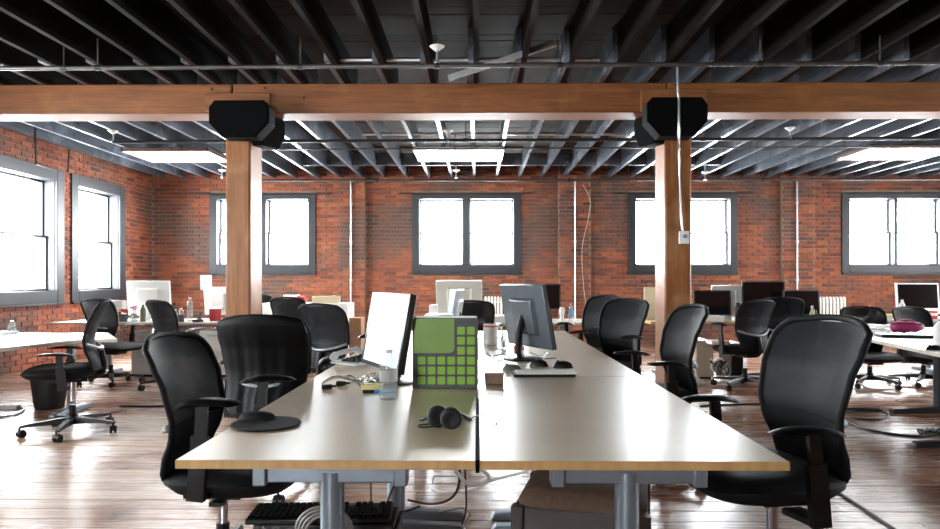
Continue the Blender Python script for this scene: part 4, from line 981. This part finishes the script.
for k in range(6):
    c = FL(922 + 4 * k, 434); tw += [c + Vector((0.04 * math.cos(i * 1.1 + k), 0.05 * math.sin(i * 1.4 + k), 0.012 + 0.01 * (i % 3))) for i in range(9)]
tangle([tw], 0.008, 'black_cable', 'black cable tangled in a heap by the side desk foot')

# cabinets
def cabinet(name, label, x0, x1, Y, d, h, mt, drawers=3, zb=0.0):
    a, b = P(x0, 300, Y).x, P(x1, 300, Y).x; w = b - a
    t = thing(name, label, 'cabinet', ((a + b) / 2, Y, zb)); MB().b2((-w / 2, 0.018, 0.02), (w / 2, d, h)).build('body', mt, t, bevel=0.004)
    MB().b2((-w / 2 + 0.02, 0.03, 0), (w / 2 - 0.02, d - 0.02, 0.02)).build('plinth', 'matte_black', t)
    for k in range(drawers):
        z0, z1 = 0.03 + k * (h - 0.04) / drawers, 0.03 + (k + 1) * (h - 0.04) / drawers - 0.008
        dr = MB().b2((-w / 2 + 0.004, 0, z0), (w / 2 - 0.004, 0.018, z1)).build('drawer', mt, t, bevel=0.003)
        MB().b2((-0.06, -0.012, z1 - 0.05), (0.06, 0.0, z1 - 0.035)).build('handle', 'silver_plastic', dr, bevel=0.003)
    return t
cabinet('drawer_cabinet', 'grey metal drawer cabinet under the desk with the red flowers', 131, 152, yb0 + 0.15, 0.5, 0.57, 'cab_grey', 2)
cabinet('drawer_cabinet', 'white drawer cabinet under the desk beside the left-hand timber post', 199, 226, yb0 + 0.12, 0.5, 0.57, 'cab_white', 2)
cabinet('drawer_cabinet', 'beige drawer cabinet on the floor behind the timber post chair', 696, 714, 8.15, 0.5, 0.46, 'cab_beige', 1)
cabinet('drawer_cabinet', 'long white counter cabinet with a cream panel below the left far window', 262, 348, 9.75, 0.5, 0.86, 'cab_white', 3)
t = simple_box('cream_board', 'board', 'cream board leaning on the white counter cabinet', 312, 296, 340, 305, 9.74, 0.02, 0.862, 'cream')
simple_box('packet', 'packet', 'small red packet on the white counter cabinet', 297, 296, 304, 300, 9.82, 0.1, 0.862, 'red_plastic')
simple_box('paper_stack', 'paper', 'stack of white paper on the counter beside the red packet', 283, 295, 296, 300, 9.82, 0.2, 0.862, 'paper')
simple_box('cardboard_box', 'box', 'tall brown cardboard box standing beside the white counter cabinet', 349, 318, 361, 350, 9.3, 0.3, 0.0, 'cardboard', 'leather_brown')
simple_box('cream_board', 'board', 'cream board standing upright behind the post with the switch box', 644, 287, 658, 308, ybr + 0.5, 0.02, ZL, 'cream')
t = thing('floor_tower', 'black computer tower on the floor by the cable tangle', 'computer', (3.2, 8.25, 0)); MB().b2((-0.09, 0, 0), (0.09, 0.42, 0.42)).build('case', 'monitor_black', t, bevel=0.006); MB().b2((-0.085, -0.012, 0.01), (0.085, 0, 0.41)).build('front_panel', 'black_plastic', t)
for k, (mt, nm) in enumerate((('grey_cable', 'grey'), ('black_cable', 'black'), ('white_paint', 'white'))):
    pts = [Vector((2.84 + 0.006 * i + 0.05 * math.cos(i * 1.2 + k * 2), 8.02 + 0.04 * k + 0.03 * math.sin(i * 1.5 + k), 0.12 + 0.08 * math.sin(i * 0.9 + k) + 0.03 * k)) for i in range(24)]
    tangle([pts], 0.009, mt, nm + ' cable of the tangle beside the computer tower on the floor')
t = thing('paper_bag', 'crumpled white paper bag on the floor beside the beige cabinet', 'bag', (2.50, 7.75, 0), 0.4)
MB().add([(-0.1, -0.05, 0), (0.1, -0.05, 0), (0.1, 0.05, 0), (-0.1, 0.05, 0), (-0.12, -0.02, 0.16), (0.02, -0.03, 0.10), (0.03, 0.02, 0.11), (-0.1, 0.03, 0.17)], [(0, 3, 2, 1), (0, 1, 5, 4), (1, 2, 6, 5), (2, 3, 7, 6), (3, 0, 4, 7), (4, 5, 6, 7)]).build('bag', 'paper', t)
simple_box('paper_stack', 'paper', 'white papers lying on the seat of the chair by the cable tangle', 712, 341, 730, 343, 7.44, 0.2, 0.482, 'paper')

# radiators
def radiator(x0, x1, label):
    a, b = P(x0, 300, YB - 0.2).x, P(x1, 300, YB - 0.2).x; n = max(3, round((b - a) / 0.062))
    t = thing('radiator', label, 'radiator', ((a + b) / 2, YB - 0.17, 0)); w = (b - a) / n
    me = MB()
    for sy in (-0.05, 0.05): me.tube([(0, sy, 0.10), (0, sy, 0.84)], 0.020, 8)
    me.tube(smooth_path([(0, -0.05, 0.83), (0, -0.03, 0.875), (0, 0.03, 0.875), (0, 0.05, 0.83)], 4), 0.022, 8); me.tube([(0, -0.05, 0.11), (0, 0.05, 0.11)], 0.022, 8); me.cyl((-w / 2, 0, 0.80), (w / 2, 0, 0.80), 0.018, 8); me.cyl((-w / 2, 0, 0.14), (w / 2, 0, 0.14), 0.018, 8)
    me = me.mesh('column', 40); me.materials.append(M['radiator_white'])
    for k in range(n): link('column', me, t, (-(b - a) / 2 + (k + 0.5) * w, 0, 0))
    for sx in (-1, 1): MB().b2((sx * (b - a) * 0.4 - 0.02, -0.06, 0), (sx * (b - a) * 0.4 + 0.02, 0.06, 0.10)).build('foot', 'radiator_white', t)
radiator(818, 846, 'white cast-iron radiator by the wall beside the black desk-end monitor')
radiator(484, 503, 'white cast-iron radiator below the central far window')

# ------------------------------------------------------------------ small things on the outer desks
def Z(x, Y, z): v = P(x, 0, Y); v.z = z; return v
bottle(Z(190, yb0 + 0.3, ZW), 0.30, 0.037, 'tall clear bottle on the rear desk beside the white screens')
bottle(Z(143, yb0 + 0.2, ZW), 0.21, 0.033, 'olive-coloured bottle on the desk with the red flowers', 'olive_glass', 'olive_glass')
bottle(Z(571, ybc + 0.25, ZL), 0.22, 0.030, 'clear water bottle with a blue cap on the desk behind the bench', cap='blue_plastic', lab='blue_plastic')
bottle(Z(902, yfr + 0.12, ZL), 0.25, 0.034, 'white plastic bottle before the silver-framed computer', 'cab_white', 'cab_white')
v = T(941, 345, ZL); bottle(v, 0.20, 0.05, 'white spray bottle at the edge of the side desk', 'cab_white', 'blue_plastic')
v = T(12, 335, ZL); bottle(v, 0.13, 0.035, 'clear glass jar with a metal lid on the bent-edge desk', 'clear_plastic', 'galv', cat='jar')
for k, (x, dy, h, lb) in enumerate(((175, 0.25, 0.15, 'small clear bottle on the rear desk between screen and glassware'), (181, 0.3, 0.16, 'small clear bottle beside the pen cup on the rear desk'))):
    bottle(Z(x, yb0 + dy, ZW), h, 0.035, lb)
def pen_cup(loc, label, mt='pot_dark'):
    t = thing('pen_cup', label, 'pen cup', loc); MB().lathe([(0.038, 0), (0.042, 0.09), (0.038, 0.09), (0.034, 0.006)], n=18).build('cup', mt, t)
    for k in range(5): a = k * 1.3; MB().cyl((0.012 * math.cos(a), 0.012 * math.sin(a), 0.008), (0.032 * math.cos(a), 0.032 * math.sin(a), 0.13 + 0.01 * (k % 3)), 0.004, 6).build('pen', ('blue_plastic', 'red_plastic', 'cab_white', 'green_leaf', 'black_plastic')[k], t)
pen_cup(Z(181, yb0 + 0.12, ZW), 'grey pen cup on the rear desk before the clear bottles'); pen_cup(Z(817, ybr + 0.12, ZL), 'dark pen cup before the radiator at the maple desk end')
t = thing('phone_stand', 'dark blue cordless telephone in its cradle on the rear desk', 'telephone', Z(199, yb0 + 0.15, ZW), R(-20)); MB().b2((-0.06, -0.05, 0), (0.03, 0.05, 0.03)).build('cradle', 'black_plastic', t, bevel=0.006); MB().bar((0.0, 0, 0.02), (0.035, 0, 0.13), 0.045, 0.025).build('handset', 'pot_dark', t, bevel=0.006)
t = thing('magazine_file', 'white magazine file with a green stripe on the desk with flowers', 'magazine file', Z(114, yb0 + 0.3, ZW), R(-4)); MB().b2((-0.105, 0, 0), (0.105, 0.10, 0.26)).build('case', 'cab_white', t, bevel=0.003); MB().b2((-0.095, -0.003, 0.0), (-0.065, 0.0, 0.258)).build('stripe', 'folder_green', t)
t = thing('flower_pot', 'small dark pot of red flowers beside the magazine file', 'flowers', Z(123, yb0 + 0.15, ZW)); MB().lathe([(0.05, 0), (0.065, 0.09), (0.058, 0.09), (0.045, 0.01)], n=18).build('pot', 'pot_dark', t)
random.seed(3)
for k in range(12):
    a = random.random() * 6.3; r_ = random.random() * 0.06; z_ = 0.10 + random.random() * 0.05
    MB().lathe([(0.004, -0.012), (0.018, 0.0), (0.022, 0.01), (0.010, 0.016)], (r_ * math.cos(a), r_ * math.sin(a), z_), 8).build('blossom', 'flower_red' if k % 3 else 'green_leaf', t)
t = thing('flower_vase', 'clear vase of pink flowers between the red flowers and olive bottle', 'flowers', Z(134, yb0 + 0.2, ZW)); MB().lathe([(0.035, 0), (0.045, 0.05), (0.035, 0.10), (0.032, 0.10), (0.03, 0.01)], n=16).build('vase', 'clear_plastic', t)
for k in range(7):
    a = random.random() * 6.3; r_ = random.random() * 0.04; z_ = 0.14 + random.random() * 0.05
    MB().cyl((0, 0, 0.02), (r_ * math.cos(a), r_ * math.sin(a), z_), 0.002, 5).build('stem', 'green_leaf', t); MB().lathe([(0.003, -0.01), (0.016, 0.0), (0.018, 0.01), (0.006, 0.014)], (r_ * math.cos(a), r_ * math.sin(a), z_), 8).build('blossom', 'flower_pink', t)
simple_box('paper_note', 'paper', 'lavender sheet pinned to the brick wall behind the white screens', 200, 275, 212, 290, YB - 0.03, 0.004, P(0, 290, YB - 0.03).z, 'lav_paper')
simple_box('laptop_tray', 'tray', 'white tray on the bent-edge desk beside the glass jar', -40, 332.5, 3, 335, YLF - 0.3, 0.22, ZL, 'cab_white')
simple_box('red_notebook', 'notebook', 'brown-red notebook before the white screen by the post', 209, 309, 221, 312, yb0 + 0.3, 0.02, ZW, 'flower_red')
# central rear desk
t = thing('paper_holder', 'white rounded note holder beside the blue-capped bottle', 'holder', Z(562, ybc + 0.25, ZL)); MB().lathe([(0.03, 0), (0.034, 0.03), (0.022, 0.06), (0.034, 0.12), (0.030, 0.16), (0.02, 0.175)], n=16).build('body', 'cab_white', t)
simple_box('paper_stack', 'paper', 'stack of white papers on the desk behind the grey monitor', 484, 316, 508, 321, ybc + 0.1, 0.3, ZL, 'paper')
# maple desk
simple_box('paper_stack', 'paper', 'low stack of papers on the maple desk under the black monitors', 700, 316, 724, 319.5, ybr + 0.06, 0.2, ZL, 'paper')
t = thing('cordless_phone', 'black and white telephone between the dark monitors on the maple desk', 'telephone', Z(737, ybr + 0.3, ZL)); MB().b2((-0.05, -0.05, 0), (0.05, 0.05, 0.05)).build('base', 'cab_white', t, bevel=0.006); MB().bar((0.0, 0, 0.04), (0.02, 0.01, 0.22), 0.05, 0.03).build('handset', 'black_plastic', t, bevel=0.008)
# side desk
v = T(872, 333, ZL); t = thing('letter_tray', 'white open letter tray on the side desk', 'tray', (v.x, v.y, ZL), R(-20))
MB().b2((-0.14, -0.1, 0), (0.14, 0.1, 0.008)).b2((-0.14, -0.1, 0), (-0.132, 0.1, 0.04)).b2((0.132, -0.1, 0), (0.14, 0.1, 0.04)).b2((-0.14, 0.092, 0), (0.14, 0.1, 0.04)).build('tray', 'alu', t); MB().b2((-0.12, -0.09, 0.009), (0.12, 0.085, 0.022)).build('papers', 'paper', t)
v = T(908, 337, ZL); t = thing('laptop', 'closed black laptop lying on the side desk beside the tray', 'laptop', (v.x, v.y, ZL), R(-12)); MB().b2((-0.24, -0.11, 0), (0.24, 0.11, 0.014)).build('base', 'black_plastic', t, bevel=0.004); MB().b2((-0.24, -0.11, 0.015), (0.24, 0.11, 0.026)).build('lid', 'dark_steel', t, bevel=0.004)
v = T(934, 350, ZL); mouse(v, 'black_plastic', 'black computer mouse at the side desk edge beside the spray bottle', R(80))
v = T(890, 327.5, ZL); t = thing('open_magazine', 'open white magazine on the side desk beside the letter tray', 'magazine', (v.x, v.y, ZL), R(8))
MB().grid(lambda u, w: Vector((-0.28 + 0.56 * u, -0.12 + 0.24 * w, 0.004 + 0.03 * math.sin(math.pi * min(1, abs(2 * u - 1))) ** 0.7)), 20, 2, lambda u, w: Vector((-0.28 + 0.56 * u, -0.12 + 0.24 * w, 0.0))).build('pages', 'paper', t, smooth=60)
t = thing('handbag', 'magenta bag lying on the side desk before the low swivel chair', 'bag', (T(907, 333, ZL).x, T(907, 333, ZL).y, ZL + 0.003), R(-8))
def bag(u, v, s):
    aa = 2 * u - 1; b = 2 * v - 1; n = 3; rr = (abs(aa) ** n + abs(b) ** n) ** (1 / n); mx = max(abs(aa), abs(b)); k = mx / rr if rr else 1
    return Vector((0.15 * aa * k, s * 0.07 * (1 - mx ** 3) ** 0.5, 0.055 + 0.054 * b * k * (1 - 0.15 * aa) + 0.004 * math.sin(9 * aa)))
MB().grid(lambda u, v: bag(u, v, -1), 16, 10, lambda u, v: bag(u, v, 1)).build('body', 'magenta', t, smooth=70); MB().tube(smooth_path([(-0.08, 0, 0.10), (-0.05, 0.02, 0.118), (0.05, 0.02, 0.115), (0.08, 0, 0.095)], 5), 0.008, 6).build('handle', 'magenta', t)
# far right desk
simple_box('carton', 'box', 'red carton beside the silver-framed computer', 929, 311, 938, 316, yfr + 0.1, 0.1, ZL, 'red_plastic', 'paper')
t = thing('black_pouch', 'black pouch with a round tag before the silver-framed computer', 'pouch', Z(918, yfr + 0.12, ZL)); MB().lathe([(0.10, 0), (0.105, 0.03), (0.08, 0.075), (0.03, 0.09)], n=14).build('body', 'matte_black', t); MB().cyl((0.02, -0.05, 0.11), (0.02, -0.03, 0.11), 0.03, 14).build('tag', 'cream', t)
t = thing('white_telephone', 'white telephone on the far right desk', 'telephone', Z(878, yfr + 0.3, ZL), R(15)); MB().prism([(-0.08, 0), (0.08, 0), (0.08, 0.12), (-0.08, 0.03)], lambda p, d: Vector((d, p[0], p[1])), -0.08, 0.08).build('body', 'cab_white', t, bevel=0.008); MB().tube([(-0.09, -0.05, 0.08), (-0.08, 0.0, 0.12), (-0.07, 0.07, 0.15)], 0.02, 8).build('handset', 'cab_white', t)
t = thing('fruit_bowl', 'shallow white bowl with yellow fruit on the far right desk', 'bowl', Z(889, yfr + 0.1, ZL)); MB().lathe([(0.04, 0), (0.09, 0.05), (0.085, 0.05), (0.03, 0.008)], n=20).build('bowl', 'cab_white', t)
for k in range(3): MB().lathe([(0.008, -0.028), (0.026, -0.012), (0.026, 0.012), (0.008, 0.028)], (-0.03 + 0.03 * k, 0.01 * (k % 2), 0.045), 10).build('fruit', 'yellow_note', t, smooth=60)
t = thing('small_bottle', 'small pale bottle standing on the desk before the radiator', 'bottle', Z(812, ybr + 0.08, ZL)); MB().lathe([(0.025, 0), (0.028, 0.10), (0.012, 0.14), (0.012, 0.17)], n=14).build('body', 'cab_beige', t); MB().cyl((0, 0, 0.17), (0, 0, 0.19), 0.014, 10).build('cap', 'cab_white', t)
